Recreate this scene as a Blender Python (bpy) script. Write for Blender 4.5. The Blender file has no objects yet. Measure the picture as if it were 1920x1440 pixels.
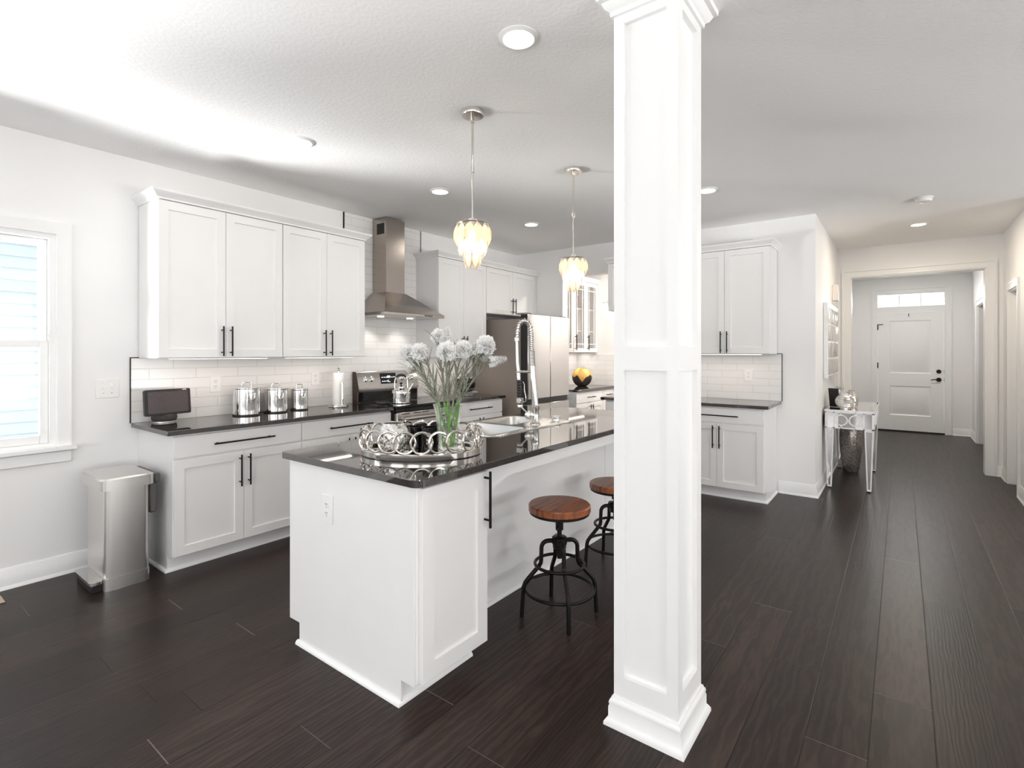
import bpy, bmesh, math, random
from math import sin, cos, pi, radians
from mathutils import Vector, Matrix

# ------------------------------------------------------------------ camera, world, exposure, daylight
scn = bpy.context.scene
col = scn.collection
W, XB, YH, XC, XD, YR, H = 4.243, 5.748, 0.663, 7.98, 11.48, -0.917, 2.74
CAMH, YAW = 1.4008, radians(36.98)

cam_d = bpy.data.cameras.new('camera')
cam = bpy.data.objects.new('camera', cam_d)
col.objects.link(cam)
cam.location = (0, 0, CAMH)
cam.rotation_euler = (pi / 2, 0, YAW - pi / 2)
cam_d.sensor_width = 36.0
cam_d.lens = 969.9 / 1920 * 36.0
cam_d.shift_y = -(720 - 661.0) / 1920
cam_d.clip_start = 0.05
scn.camera = cam

scn.view_settings.view_transform = 'Standard'
scn.view_settings.look = 'None'
scn.view_settings.exposure = 0.08
scn.view_settings.gamma = 1.0
scn.view_settings.use_curve_mapping = False

world = bpy.data.worlds.new('daylight_world')
scn.world = world
world.use_nodes = True
bg = world.node_tree.nodes['Background']
bg.inputs[0].default_value = (0.92, 0.96, 1.0, 1)
bg.inputs[1].default_value = 1.35
try:
    scn.cycles.max_bounces = 12
    scn.cycles.diffuse_bounces = 6
    scn.cycles.glossy_bounces = 6
    scn.cycles.transmission_bounces = 10
    scn.cycles.transparent_max_bounces = 16
    scn.cycles.sample_clamp_indirect = 6.0
    scn.cycles.caustics_reflective = False
    scn.cycles.caustics_refractive = False
except Exception:
    pass


def area_light(name, loc, rot, sx, sy, power, color=(1, 1, 1), parent=None, shape='RECTANGLE', spread=180):
    d = bpy.data.lights.new(name, 'AREA')
    d.shape = shape
    d.size = sx
    if shape in ('RECTANGLE', 'ELLIPSE'):
        d.size_y = sy
    d.energy = power
    d.color = color
    d.spread = radians(spread)
    o = bpy.data.objects.new(name, d)
    o.location = loc
    o.rotation_euler = rot
    col.objects.link(o)
    if parent:
        o.parent = parent
    return o


DAY = (1.0, 0.985, 0.965)
# daylight entering through the windows of the great room behind the camera
for yy in (-3.4, -0.9, 1.6):
    area_light('window_daylight', (-3.93, yy, 1.45), (0, radians(-108), 0), 1.9, 1.7, 38, DAY)
for xx in (-1.6, 1.6, 4.2):
    area_light('window_daylight', (xx, -4.93, 1.45), (radians(100), 0, 0), 1.7, 1.9, 16, DAY)
    area_light('ceiling_fill', (xx, -5.95, 0.28), (radians(128), 0, 0), 1.9, 1.3, 212, (1.0, 0.985, 0.96))  # unseen fill added low outside each opening to lift the ceiling
area_light('window_daylight', (-1.9, W - 0.05, 1.5), (radians(-90), 0, 0), 1.3, 1.5, 36, (0.95, 0.98, 1.0))
# unseen fill lights added outside the kitchen window, aimed up to brighten the ceiling
area_light('ceiling_fill', (0.35, W + 1.9, 0.25), (radians(-122), 0, 0), 2.2, 0.8, 76, (1.0, 0.985, 0.96), spread=80)
area_light('ceiling_fill', (-1.9, W + 1.6, 0.30), (radians(-115), 0, radians(55)), 1.6, 0.7, 95, (1.0, 0.985, 0.96), spread=60)
area_light('transom_daylight', (XD + 0.25, -0.115, 2.34), (0, radians(90), 0), 0.2, 0.9, 11, DAY)
sun_d = bpy.data.lights.new('sun', 'SUN')
sun_d.energy = 0.35
sun_d.angle = radians(3)
sun_o = bpy.data.objects.new('sun', sun_d)
sun_o.rotation_euler = (radians(38), 0, radians(12))
col.objects.link(sun_o)


# ------------------------------------------------------------------ materials
def new_mat(name):
    m = bpy.data.materials.new(name)
    m.use_nodes = True
    nt = m.node_tree
    return m, nt, nt.nodes['Principled BSDF']


def pmat(name, color, rough=0.5, metal=0.0, spec=0.5, noise=0.0, nscale=40.0, bump=0.0, bscale=200.0, trans=0.0, ior=1.45, coat=0.0, emis=None, estr=0.0):
    m, nt, b = new_mat(name)
    b.inputs['Base Color'].default_value = (*color, 1)
    b.inputs['Roughness'].default_value = rough
    b.inputs['Metallic'].default_value = metal
    b.inputs['Specular IOR Level'].default_value = spec
    b.inputs['Transmission Weight'].default_value = trans
    b.inputs['IOR'].default_value = ior
    b.inputs['Coat Weight'].default_value = coat
    tc = nt.nodes.new('ShaderNodeTexCoord')
    if emis:
        b.inputs['Emission Color'].default_value = (*emis, 1)
        b.inputs['Emission Strength'].default_value = estr
    if noise:
        n = nt.nodes.new('ShaderNodeTexNoise')
        n.inputs['Scale'].default_value = nscale
        n.inputs['Detail'].default_value = 3
        nt.links.new(tc.outputs['Object'], n.inputs['Vector'])
        r = nt.nodes.new('ShaderNodeValToRGB')
        r.color_ramp.elements[0].position = 0.3
        r.color_ramp.elements[1].position = 0.7
        r.color_ramp.elements[0].color = (*[c * (1 - noise) for c in color], 1)
        r.color_ramp.elements[1].color = (*[min(1, c * (1 + noise)) for c in color], 1)
        nt.links.new(n.outputs['Fac'], r.inputs['Fac'])
        nt.links.new(r.outputs['Color'], b.inputs['Base Color'])
    if bump:
        n2 = nt.nodes.new('ShaderNodeTexNoise')
        n2.inputs['Scale'].default_value = bscale
        n2.inputs['Detail'].default_value = 4
        nt.links.new(tc.outputs['Object'], n2.inputs['Vector'])
        bp = nt.nodes.new('ShaderNodeBump')
        bp.inputs['Strength'].default_value = bump
        bp.inputs['Distance'].default_value = 0.01
        nt.links.new(n2.outputs['Fac'], bp.inputs['Height'])
        nt.links.new(bp.outputs['Normal'], b.inputs['Normal'])
    return m


M = {}
M['wall'] = pmat('wall_paint', (0.88, 0.875, 0.87), 0.55, noise=0.006, nscale=3, bump=0.03, bscale=180)
M['ceil'] = pmat('ceiling_texture', (0.95, 0.94, 0.932), 0.8, noise=0.004, nscale=6, bump=0.22, bscale=55)
M['trim'] = pmat('trim_paint', (0.88, 0.88, 0.875), 0.3, noise=0.004, nscale=10)
M['cab'] = pmat('cabinet_paint', (0.85, 0.845, 0.84), 0.32, noise=0.006, nscale=6)
M['black'] = pmat('oil_rubbed_bronze', (0.014, 0.012, 0.011), 0.38, 0.6, noise=0.1, nscale=60)
M['dark'] = pmat('dark_gap', (0.02, 0.018, 0.017), 0.6, noise=0.05)
M['chrome'] = pmat('polished_chrome', (0.86, 0.85, 0.84), 0.06, 1.0, noise=0.02, nscale=20)
M['canister'] = pmat('soft_polished_steel', (0.84, 0.83, 0.82), 0.09, 1.0, noise=0.03, nscale=20)
M['faucet'] = pmat('faucet_steel', (0.60, 0.58, 0.56), 0.14, 1.0, noise=0.03, nscale=20)
M['nickel'] = pmat('polished_nickel', (0.74, 0.70, 0.66), 0.12, 1.0, noise=0.03, nscale=20)
M['steel_sink'] = pmat('satin_steel', (0.66, 0.65, 0.63), 0.22, 1.0, noise=0.03, nscale=90)
M['plastic'] = pmat('white_plastic', (0.86, 0.855, 0.84), 0.3, noise=0.004)
M['cream'] = pmat('cream_plastic', (0.8, 0.76, 0.72), 0.4, noise=0.01)
M['blackgloss'] = pmat('black_glass', (0.008, 0.007, 0.007), 0.05, noise=0.05)
M['blacksatin'] = pmat('black_satin', (0.02, 0.018, 0.018), 0.35, noise=0.08)
M['charcoal'] = pmat('charcoal_fabric', (0.055, 0.048, 0.048), 0.85, noise=0.2, nscale=300)
M['screen'] = pmat('dim_screen', (0.07, 0.055, 0.055), 0.12, noise=0.15, nscale=200)
M['paper'] = pmat('paper_towel', (0.88, 0.88, 0.87), 0.9, noise=0.01, bump=0.2, bscale=220)
M['fridgeside'] = pmat('fridge_side_paint', (0.26, 0.222, 0.198), 0.42, noise=0.06, nscale=150)
M['petal'] = pmat('white_petal', (0.99, 0.99, 0.985), 0.6, noise=0.01)
_nt = M['petal'].node_tree
_tl = _nt.nodes.new('ShaderNodeBsdfTranslucent')
_tl.inputs[0].default_value = (0.97, 0.97, 0.96, 1)
_mx = _nt.nodes.new('ShaderNodeMixShader')
_mx.inputs[0].default_value = 0.3
_out = next(n for n in _nt.nodes if n.type == 'OUTPUT_MATERIAL')
_nt.links.new(_nt.nodes['Principled BSDF'].outputs[0], _mx.inputs[1])
_nt.links.new(_tl.outputs[0], _mx.inputs[2])
_nt.links.new(_mx.outputs[0], _out.inputs[0])
M['calyx'] = pmat('calyx_green', (0.30, 0.33, 0.20), 0.6, noise=0.15, nscale=80)
M['leaf'] = pmat('grey_green_leaf', (0.27, 0.28, 0.22), 0.55, noise=0.2, nscale=60)
M['stem'] = pmat('fresh_green_stem', (0.20, 0.46, 0.06), 0.4, noise=0.25, nscale=40)
M['gold'] = pmat('gold_leaf', (0.85, 0.50, 0.16), 0.42, 0.7, noise=0.18, nscale=60, bump=0.2, bscale=90)
M['ebony'] = pmat('ebony_glaze', (0.032, 0.022, 0.022), 0.35, noise=0.2, nscale=30)
M['mirror'] = pmat('mirror_glass', (0.86, 0.84, 0.83), 0.03, 1.0, noise=0.01)
M['silver'] = pmat('silver_leaf', (0.80, 0.79, 0.77), 0.22, 1.0, noise=0.06, nscale=60)
M['white_ink'] = pmat('white_print', (0.85, 0.85, 0.83), 0.5, noise=0.01)
M['vent'] = pmat('tan_register', (0.52, 0.40, 0.30), 0.5, noise=0.05)
M['ivorydish'] = pmat('ivory_dish', (0.82, 0.79, 0.76), 0.3, noise=0.01)
M['bronze_side'] = pmat('range_side_enamel', (0.06, 0.035, 0.027), 0.4, noise=0.1)
M['wood_board'] = pmat('spoon_wood', (0.55, 0.30, 0.17), 0.5, noise=0.1)
M['crimson'] = pmat('dark_red_book', (0.16, 0.03, 0.03), 0.5, noise=0.1)
M['cabin_dark'] = pmat('cabinet_interior', (0.42, 0.39, 0.37), 0.6, noise=0.02)
M['bin_grey'] = pmat('dark_grey_plastic', (0.11, 0.108, 0.106), 0.45, noise=0.03)
M['bulb'] = pmat('lit_bulb', (1, 0.9, 0.75), 0.3, emis=(1.0, 0.82, 0.58), estr=16)
M['lens'] = pmat('lit_lens', (1, 1, 1), 0.3, emis=(1.0, 0.93, 0.84), estr=14)
M['lens_warm'] = pmat('lit_lens_warm', (1, 1, 1), 0.3, emis=(1.0, 0.84, 0.62), estr=9)
M['led'] = pmat('lit_led_strip', (1, 1, 1), 0.3, emis=(1.0, 0.9, 0.8), estr=5)
M['display'] = pmat('lit_display', (0.8, 0.85, 0.9), 0.3, emis=(0.9, 0.95, 1.0), estr=1.2)


def brushed(name, color, rough, axis, amt=0.10):
    """brushed metal: roughness streaks along one object axis"""
    m, nt, b = new_mat(name)
    b.inputs['Metallic'].default_value = 1.0
    tc = nt.nodes.new('ShaderNodeTexCoord')
    mp = nt.nodes.new('ShaderNodeMapping')
    s = [420, 420, 420]
    s['xyz'.index(axis)] = 2.0
    mp.inputs['Scale'].default_value = s
    nt.links.new(tc.outputs['Object'], mp.inputs['Vector'])
    n = nt.nodes.new('ShaderNodeTexNoise')
    n.inputs['Scale'].default_value = 1.0
    n.inputs['Detail'].default_value = 3
    nt.links.new(mp.outputs['Vector'], n.inputs['Vector'])
    mr = nt.nodes.new('ShaderNodeMapRange')
    mr.inputs['To Min'].default_value = rough * (1 - amt)
    mr.inputs['To Max'].default_value = rough * (1 + amt)
    nt.links.new(n.outputs['Fac'], mr.inputs['Value'])
    nt.links.new(mr.outputs['Result'], b.inputs['Roughness'])
    r = nt.nodes.new('ShaderNodeValToRGB')
    r.color_ramp.elements[0].position = 0.3
    r.color_ramp.elements[1].position = 0.7
    r.color_ramp.elements[0].color = (*[c * 0.96 for c in color], 1)
    r.color_ramp.elements[1].color = (*color, 1)
    nt.links.new(n.outputs['Fac'], r.inputs['Fac'])
    nt.links.new(r.outputs['Color'], b.inputs['Base Color'])
    return m


M['steel_v'] = brushed('brushed_steel_vertical', (0.66, 0.64, 0.62), 0.26, 'z')
M['steel_h'] = brushed('brushed_steel_horizontal', (0.64, 0.61, 0.58), 0.28, 'x')
M['hood'] = brushed('brushed_steel_hood', (0.46, 0.41, 0.37), 0.26, 'z')
M['hoodlip'] = brushed('brushed_steel_hood_lip', (0.6, 0.55, 0.51), 0.25, 'x')
M['fridge'] = brushed('brushed_steel_fridge', (0.58, 0.565, 0.555), 0.2, 'z')
M['can_steel'] = brushed('brushed_steel_bin', (0.76, 0.74, 0.72), 0.33, 'z')


def glass_mat(name, tint, refl=0.12, rough=0.02, fresnel=True, diffuse=0.0):
    """clear pane or crystal: mostly see-through with glossy reflections"""
    m = bpy.data.materials.new(name)
    m.use_nodes = True
    nt = m.node_tree
    nt.nodes.clear()
    out = nt.nodes.new('ShaderNodeOutputMaterial')
    tr = nt.nodes.new('ShaderNodeBsdfTransparent')
    tr.inputs[0].default_value = (*tint, 1)
    gl = nt.nodes.new('ShaderNodeBsdfGlossy')
    gl.inputs['Roughness'].default_value = rough
    gl.inputs[0].default_value = (1, 1, 1, 1)
    mx = nt.nodes.new('ShaderNodeMixShader')
    if fresnel:
        lw = nt.nodes.new('ShaderNodeLayerWeight')
        lw.inputs['Blend'].default_value = 0.25
        mr = nt.nodes.new('ShaderNodeMapRange')
        mr.inputs['To Min'].default_value = refl * 0.4
        mr.inputs['To Max'].default_value = min(1, refl * 5)
        nt.links.new(lw.outputs['Facing'], mr.inputs['Value'])
        nt.links.new(mr.outputs['Result'], mx.inputs[0])
    else:
        mx.inputs[0].default_value = refl
    nt.links.new(tr.outputs[0], mx.inputs[1])
    nt.links.new(gl.outputs[0], mx.inputs[2])
    last = mx
    if diffuse:
        tl = nt.nodes.new('ShaderNodeBsdfTranslucent')
        tl.inputs[0].default_value = (*tint, 1)
        mx2 = nt.nodes.new('ShaderNodeMixShader')
        n = nt.nodes.new('ShaderNodeTexNoise')
        n.inputs['Scale'].default_value = 55
        mr2 = nt.nodes.new('ShaderNodeMapRange')
        mr2.inputs['To Min'].default_value = diffuse * 0.4
        mr2.inputs['To Max'].default_value = min(1, diffuse * 1.6)
        nt.links.new(n.outputs['Fac'], mr2.inputs['Value'])
        nt.links.new(mr2.outputs['Result'], mx2.inputs[0])
        nt.links.new(mx.outputs[0], mx2.inputs[1])
        nt.links.new(tl.outputs[0], mx2.inputs[2])
        last = mx2
    nt.links.new(last.outputs[0], out.inputs[0])
    return m


M['pane'] = glass_mat('window_pane', (0.97, 0.99, 1.0), 0.06)
M['vase_glass'] = glass_mat('clear_vase_glass', (0.96, 0.975, 0.97), 0.16)
M['crystal'] = glass_mat('champagne_crystal', (1.0, 0.90, 0.79), 0.2, 0.05, diffuse=0.30)
M['clear_crystal'] = glass_mat('clear_crystal', (0.97, 0.97, 0.97), 0.2, 0.03, diffuse=0.3)
M['cabglass'] = glass_mat('cabinet_glass', (0.93, 0.92, 0.91), 0.10)


def floor_material():
    m, nt, b = new_mat('dark_oak_planks')
    L = nt.links.new
    N = nt.nodes.new
    tc = N('ShaderNodeTexCoord')
    sep = N('ShaderNodeSeparateXYZ')
    L(tc.outputs['Object'], sep.inputs[0])

    def math_(op, a, bb=None):
        n = N('ShaderNodeMath')
        n.operation = op
        for i, v in enumerate((a, bb)):
            if v is None:
                continue
            if isinstance(v, (int, float)):
                n.inputs[i].default_value = v
            else:
                L(v, n.inputs[i])
        return n.outputs[0]
    PW, PL = 0.19, 1.75
    ysh = math_('ADD', sep.outputs['Y'], 19 - 0.093)
    rowf = math_('DIVIDE', ysh, PW)
    row = math_('FLOOR', rowf)
    fy = math_('FRACT', rowf)
    wn = N('ShaderNodeTexWhiteNoise')
    wn.noise_dimensions = '1D'
    L(row, wn.inputs['W'])
    xo = math_('MULTIPLY', wn.outputs['Value'], PL)
    xs = math_('ADD', math_('ADD', sep.outputs['X'], 20), xo)
    colf = math_('DIVIDE', xs, PL)
    cc = math_('FLOOR', colf)
    fx = math_('FRACT', colf)
    cmb = N('ShaderNodeCombineXYZ')
    L(row, cmb.inputs[0])
    L(cc, cmb.inputs[1])
    wn2 = N('ShaderNodeTexWhiteNoise')
    wn2.noise_dimensions = '2D'
    L(cmb.outputs[0], wn2.inputs['Vector'])
    # seam mask
    ey = math_('MINIMUM', fy, math_('SUBTRACT', 1, fy))
    ey = math_('MULTIPLY', ey, PW)
    ex = math_('MINIMUM', fx, math_('SUBTRACT', 1, fx))
    ex = math_('MULTIPLY', ex, PL)
    e = math_('MINIMUM', ey, ex)
    seam = N('ShaderNodeMapRange')
    seam.inputs['From Min'].default_value = 0.0008
    seam.inputs['From Max'].default_value = 0.0030
    L(e, seam.inputs['Value'])
    # grain, different on every plank
    off = N('ShaderNodeCombineXYZ')
    L(math_('MULTIPLY', wn2.outputs['Value'], 37.0), off.inputs[2])
    L(math_('MULTIPLY', wn2.outputs['Value'], 11.0), off.inputs[0])
    add = N('ShaderNodeVectorMath')
    add.operation = 'ADD'
    L(tc.outputs['Object'], add.inputs[0])
    L(off.outputs[0], add.inputs[1])
    mp = N('ShaderNodeMapping')
    mp.inputs['Scale'].default_value = (3.2, 42.0, 1.0)
    L(add.outputs[0], mp.inputs['Vector'])
    g = N('ShaderNodeTexNoise')
    g.inputs['Scale'].default_value = 1.0
    g.inputs['Detail'].default_value = 6
    g.inputs['Roughness'].default_value = 0.62
    L(mp.outputs[0], g.inputs['Vector'])
    mp2 = N('ShaderNodeMapping')
    mp2.inputs['Scale'].default_value = (1.5, 9.0, 1.0)
    L(add.outputs[0], mp2.inputs['Vector'])
    wv = N('ShaderNodeTexWave')
    wv.wave_type = 'RINGS'
    wv.inputs['Scale'].default_value = 2.6
    wv.inputs['Distortion'].default_value = 7.0
    wv.inputs['Detail'].default_value = 3
    wv.inputs['Detail Scale'].default_value = 1.4
    L(mp2.outputs[0], wv.inputs['Vector'])
    mp3 = N('ShaderNodeMapping')
    mp3.inputs['Scale'].default_value = (26.0, 230.0, 1.0)
    L(add.outputs[0], mp3.inputs['Vector'])
    pore = N('ShaderNodeTexNoise')
    pore.inputs['Scale'].default_value = 1.0
    pore.inputs['Detail'].default_value = 2
    L(mp3.outputs[0], pore.inputs['Vector'])
    gw = math_('ADD', math_('MULTIPLY', g.outputs['Fac'], 0.72), math_('MULTIPLY', wv.outputs['Fac'], 0.28))
    ramp = N('ShaderNodeValToRGB')
    els = ramp.color_ramp.elements
    els[0].position = 0.22
    els[0].color = (0.0135, 0.0092, 0.0080, 1)
    els[1].position = 0.80
    els[1].color = (0.047, 0.0305, 0.0245, 1)
    mid = els.new(0.5)
    mid.color = (0.0265, 0.0172, 0.0144, 1)
    L(gw, ramp.inputs['Fac'])
    tone = N('ShaderNodeMapRange')
    tone.inputs['To Min'].default_value = 0.78
    tone.inputs['To Max'].default_value = 1.35
    L(wn2.outputs['Value'], tone.inputs['Value'])
    mul = N('ShaderNodeMix')
    mul.data_type = 'RGBA'
    mul.blend_type = 'MULTIPLY'
    mul.inputs['Factor'].default_value = 1.0
    L(ramp.outputs['Color'], mul.inputs['A'])
    L(tone.outputs['Result'], mul.inputs['B'])
    mx = N('ShaderNodeMix')
    mx.data_type = 'RGBA'
    L(seam.outputs['Result'], mx.inputs['Factor'])
    mx.inputs['A'].default_value = (0.002, 0.0016, 0.0015, 1)
    L(mul.outputs['Result'], mx.inputs['B'])
    # dry, paler filler in about half of the butt joints
    jm = N('ShaderNodeMapRange')
    jm.inputs['From Min'].default_value = 0.0014
    jm.inputs['From Max'].default_value = 0.0024
    jm.inputs['To Min'].default_value = 1.0
    jm.inputs['To Max'].default_value = 0.0
    L(ex, jm.inputs['Value'])
    sel = math_('MULTIPLY', jm.outputs['Result'], math_('GREATER_THAN', wn2.outputs['Value'], 0.5))
    mj = N('ShaderNodeMix')
    mj.data_type = 'RGBA'
    L(sel, mj.inputs['Factor'])
    L(mx.outputs['Result'], mj.inputs['A'])
    mj.inputs['B'].default_value = (0.16, 0.13, 0.12, 1)
    L(mj.outputs['Result'], b.inputs['Base Color'])
    rr = N('ShaderNodeMapRange')
    rr.inputs['To Min'].default_value = 0.28
    rr.inputs['To Max'].default_value = 0.42
    L(g.outputs['Fac'], rr.inputs['Value'])
    L(rr.outputs['Result'], b.inputs['Roughness'])
    b.inputs['Specular IOR Level'].default_value = 0.22
    hgt = math_('ADD', math_('MULTIPLY', seam.outputs['Result'], 1.2),
                math_('ADD', math_('MULTIPLY', pore.outputs['Fac'], 0.22),
                      math_('ADD', math_('MULTIPLY', wv.outputs['Fac'], 0.30), math_('MULTIPLY', g.outputs['Fac'], 0.5))))
    bp = N('ShaderNodeBump')
    bp.inputs['Strength'].default_value = 0.2
    bp.inputs['Distance'].default_value = 0.003
    L(hgt, bp.inputs['Height'])
    L(bp.outputs['Normal'], b.inputs['Normal'])
    return m


def tile_material(name, axis):
    m, nt, b = new_mat(name)
    L = nt.links.new
    tc = nt.nodes.new('ShaderNodeTexCoord')
    sep = nt.nodes.new('ShaderNodeSeparateXYZ')
    cmb = nt.nodes.new('ShaderNodeCombineXYZ')
    L(tc.outputs['Object'], sep.inputs[0])
    L(sep.outputs[axis], cmb.inputs[0])
    ad = nt.nodes.new('ShaderNodeMath')
    ad.operation = 'SUBTRACT'
    ad.inputs[1].default_value = 0.914
    L(sep.outputs['Z'], ad.inputs[0])
    L(ad.outputs[0], cmb.inputs[1])
    br = nt.nodes.new('ShaderNodeTexBrick')
    br.offset = 0.5
    br.inputs['Scale'].default_value = 1.0
    br.inputs['Brick Width'].default_value = 0.305
    br.inputs['Row Height'].default_value = 0.0745
    br.inputs['Mortar Size'].default_value = 0.0016
    br.inputs['Mortar Smooth'].default_value = 0.3
    br.inputs['Color1'].default_value = (0.84, 0.825, 0.81, 1)
    br.inputs['Color2'].default_value = (0.86, 0.845, 0.83, 1)
    br.inputs['Mortar'].default_value = (0.60, 0.57, 0.55, 1)
    L(cmb.outputs[0], br.inputs['Vector'])
    L(br.outputs['Color'], b.inputs['Base Color'])
    b.inputs['Roughness'].default_value = 0.16
    bp = nt.nodes.new('ShaderNodeBump')
    bp.inputs['Strength'].default_value = 0.5
    bp.inputs['Distance'].default_value = 0.002
    bp.invert = True
    L(br.outputs['Fac'], bp.inputs['Height'])
    L(bp.outputs['Normal'], b.inputs['Normal'])
    return m


def granite_material():
    m, nt, b = new_mat('polished_granite')
    L = nt.links.new
    tc = nt.nodes.new('ShaderNodeTexCoord')
    v = nt.nodes.new('ShaderNodeTexVoronoi')
    v.inputs['Scale'].default_value = 420
    L(tc.outputs['Object'], v.inputs['Vector'])
    n = nt.nodes.new('ShaderNodeTexNoise')
    n.inputs['Scale'].default_value = 380
    n.inputs['Detail'].default_value = 4
    L(tc.outputs['Object'], n.inputs['Vector'])
    ad = nt.nodes.new('ShaderNodeMath')
    ad.operation = 'MULTIPLY'
    L(v.outputs['Color'], ad.inputs[0])
    L(n.outputs['Fac'], ad.inputs[1])
    r = nt.nodes.new('ShaderNodeValToRGB')
    e = r.color_ramp.elements
    e[0].position = 0.12
    e[0].color = (0.007, 0.006, 0.006, 1)
    e[1].position = 0.55
    e[1].color = (0.13, 0.11, 0.10, 1)
    k = e.new(0.34)
    k.color = (0.028, 0.021, 0.019, 1)
    L(ad.outputs[0], r.inputs['Fac'])
    L(r.outputs['Color'], b.inputs['Base Color'])
    b.inputs['Roughness'].default_value = 0.035
    b.inputs['IOR'].default_value = 1.75
    b.inputs['Specular IOR Level'].default_value = 0.9
    return m


def seat_wood():
    m, nt, b = new_mat('chestnut_seat_wood')
    L = nt.links.new
    tc = nt.nodes.new('ShaderNodeTexCoord')
    mp = nt.nodes.new('ShaderNodeMapping')
    mp.inputs['Scale'].default_value = (7, 60, 7)
    mp.inputs['Rotation'].default_value = (0, 0, radians(-25))
    L(tc.outputs['Object'], mp.inputs['Vector'])
    n = nt.nodes.new('ShaderNodeTexNoise')
    n.inputs['Scale'].default_value = 1
    n.inputs['Detail'].default_value = 6
    n.inputs['Distortion'].default_value = 0.6
    L(mp.outputs[0], n.inputs['Vector'])
    r = nt.nodes.new('ShaderNodeValToRGB')
    r.color_ramp.elements[0].position = 0.3
    r.color_ramp.elements[1].position = 0.72
    r.color_ramp.elements[0].color = (0.085, 0.022, 0.010, 1)
    r.color_ramp.elements[1].color = (0.42, 0.13, 0.045, 1)
    L(n.outputs['Fac'], r.inputs['Fac'])
    L(r.outputs['Color'], b.inputs['Base Color'])
    b.inputs['Roughness'].default_value = 0.32
    b.inputs['Coat Weight'].default_value = 0.2
    return m


def siding_material():
    m = pmat('pale_blue_siding', (0.47, 0.525, 0.55), 0.6, noise=0.01, nscale=4)
    return m


def glitter_material():
    m, nt, b = new_mat('silver_glitter')
    L = nt.links.new
    tc = nt.nodes.new('ShaderNodeTexCoord')
    v = nt.nodes.new('ShaderNodeTexVoronoi')
    v.inputs['Scale'].default_value = 110
    L(tc.outputs['Object'], v.inputs['Vector'])
    r = nt.nodes.new('ShaderNodeValToRGB')
    r.color_ramp.elements[0].color = (0.10, 0.085, 0.08, 1)
    r.color_ramp.elements[1].color = (0.55, 0.5, 0.47, 1)
    r.color_ramp.elements[1].position = 0.9
    L(v.outputs['Color'], r.inputs['Fac'])
    L(r.outputs['Color'], b.inputs['Base Color'])
    b.inputs['Metallic'].default_value = 0.7
    b.inputs['Roughness'].default_value = 0.25
    nm = nt.nodes.new('ShaderNodeBump')
    nm.inputs['Strength'].default_value = 1.0
    nm.inputs['Distance'].default_value = 0.01
    L(v.outputs['Color'], nm.inputs['Height'])
    L(nm.outputs['Normal'], b.inputs['Normal'])
    return m


def mosaic_material():
    m, nt, b = new_mat('mercury_mosaic_glass')
    L = nt.links.new
    tc = nt.nodes.new('ShaderNodeTexCoord')
    v = nt.nodes.new('ShaderNodeTexVoronoi')
    v.feature = 'F1'
    v.inputs['Scale'].default_value = 70
    L(tc.outputs['Object'], v.inputs['Vector'])
    n = nt.nodes.new('ShaderNodeTexNoise')
    n.inputs['Scale'].default_value = 62
    n.inputs['Detail'].default_value = 5
    L(tc.outputs['Object'], n.inputs['Vector'])
    r = nt.nodes.new('ShaderNodeValToRGB')
    r.color_ramp.elements[0].position = 0.36
    r.color_ramp.elements[0].color = (0.34, 0.30, 0.26, 1)
    r.color_ramp.elements[1].position = 0.46
    r.color_ramp.elements[1].color = (0.86, 0.85, 0.84, 1)
    L(n.outputs['Fac'], r.inputs['Fac'])
    L(r.outputs['Color'], b.inputs['Base Color'])
    b.inputs['Metallic'].default_value = 0.8
    b.inputs['Roughness'].default_value = 0.15
    bp = nt.nodes.new('ShaderNodeBump')
    bp.inputs['Strength'].default_value = 0.8
    bp.inputs['Distance'].default_value = 0.004
    L(v.outputs['Distance'], bp.inputs['Height'])
    L(bp.outputs['Normal'], b.inputs['Normal'])
    return m


M['floor'] = floor_material()
M['tile_x'] = tile_material('subway_tile', 'X')
M['tile_y'] = tile_material('subway_tile_end', 'Y')
M['granite'] = granite_material()
M['seat'] = seat_wood()
M['siding'] = siding_material()
M['glitter'] = glitter_material()
M['mosaic'] = mosaic_material()


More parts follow.
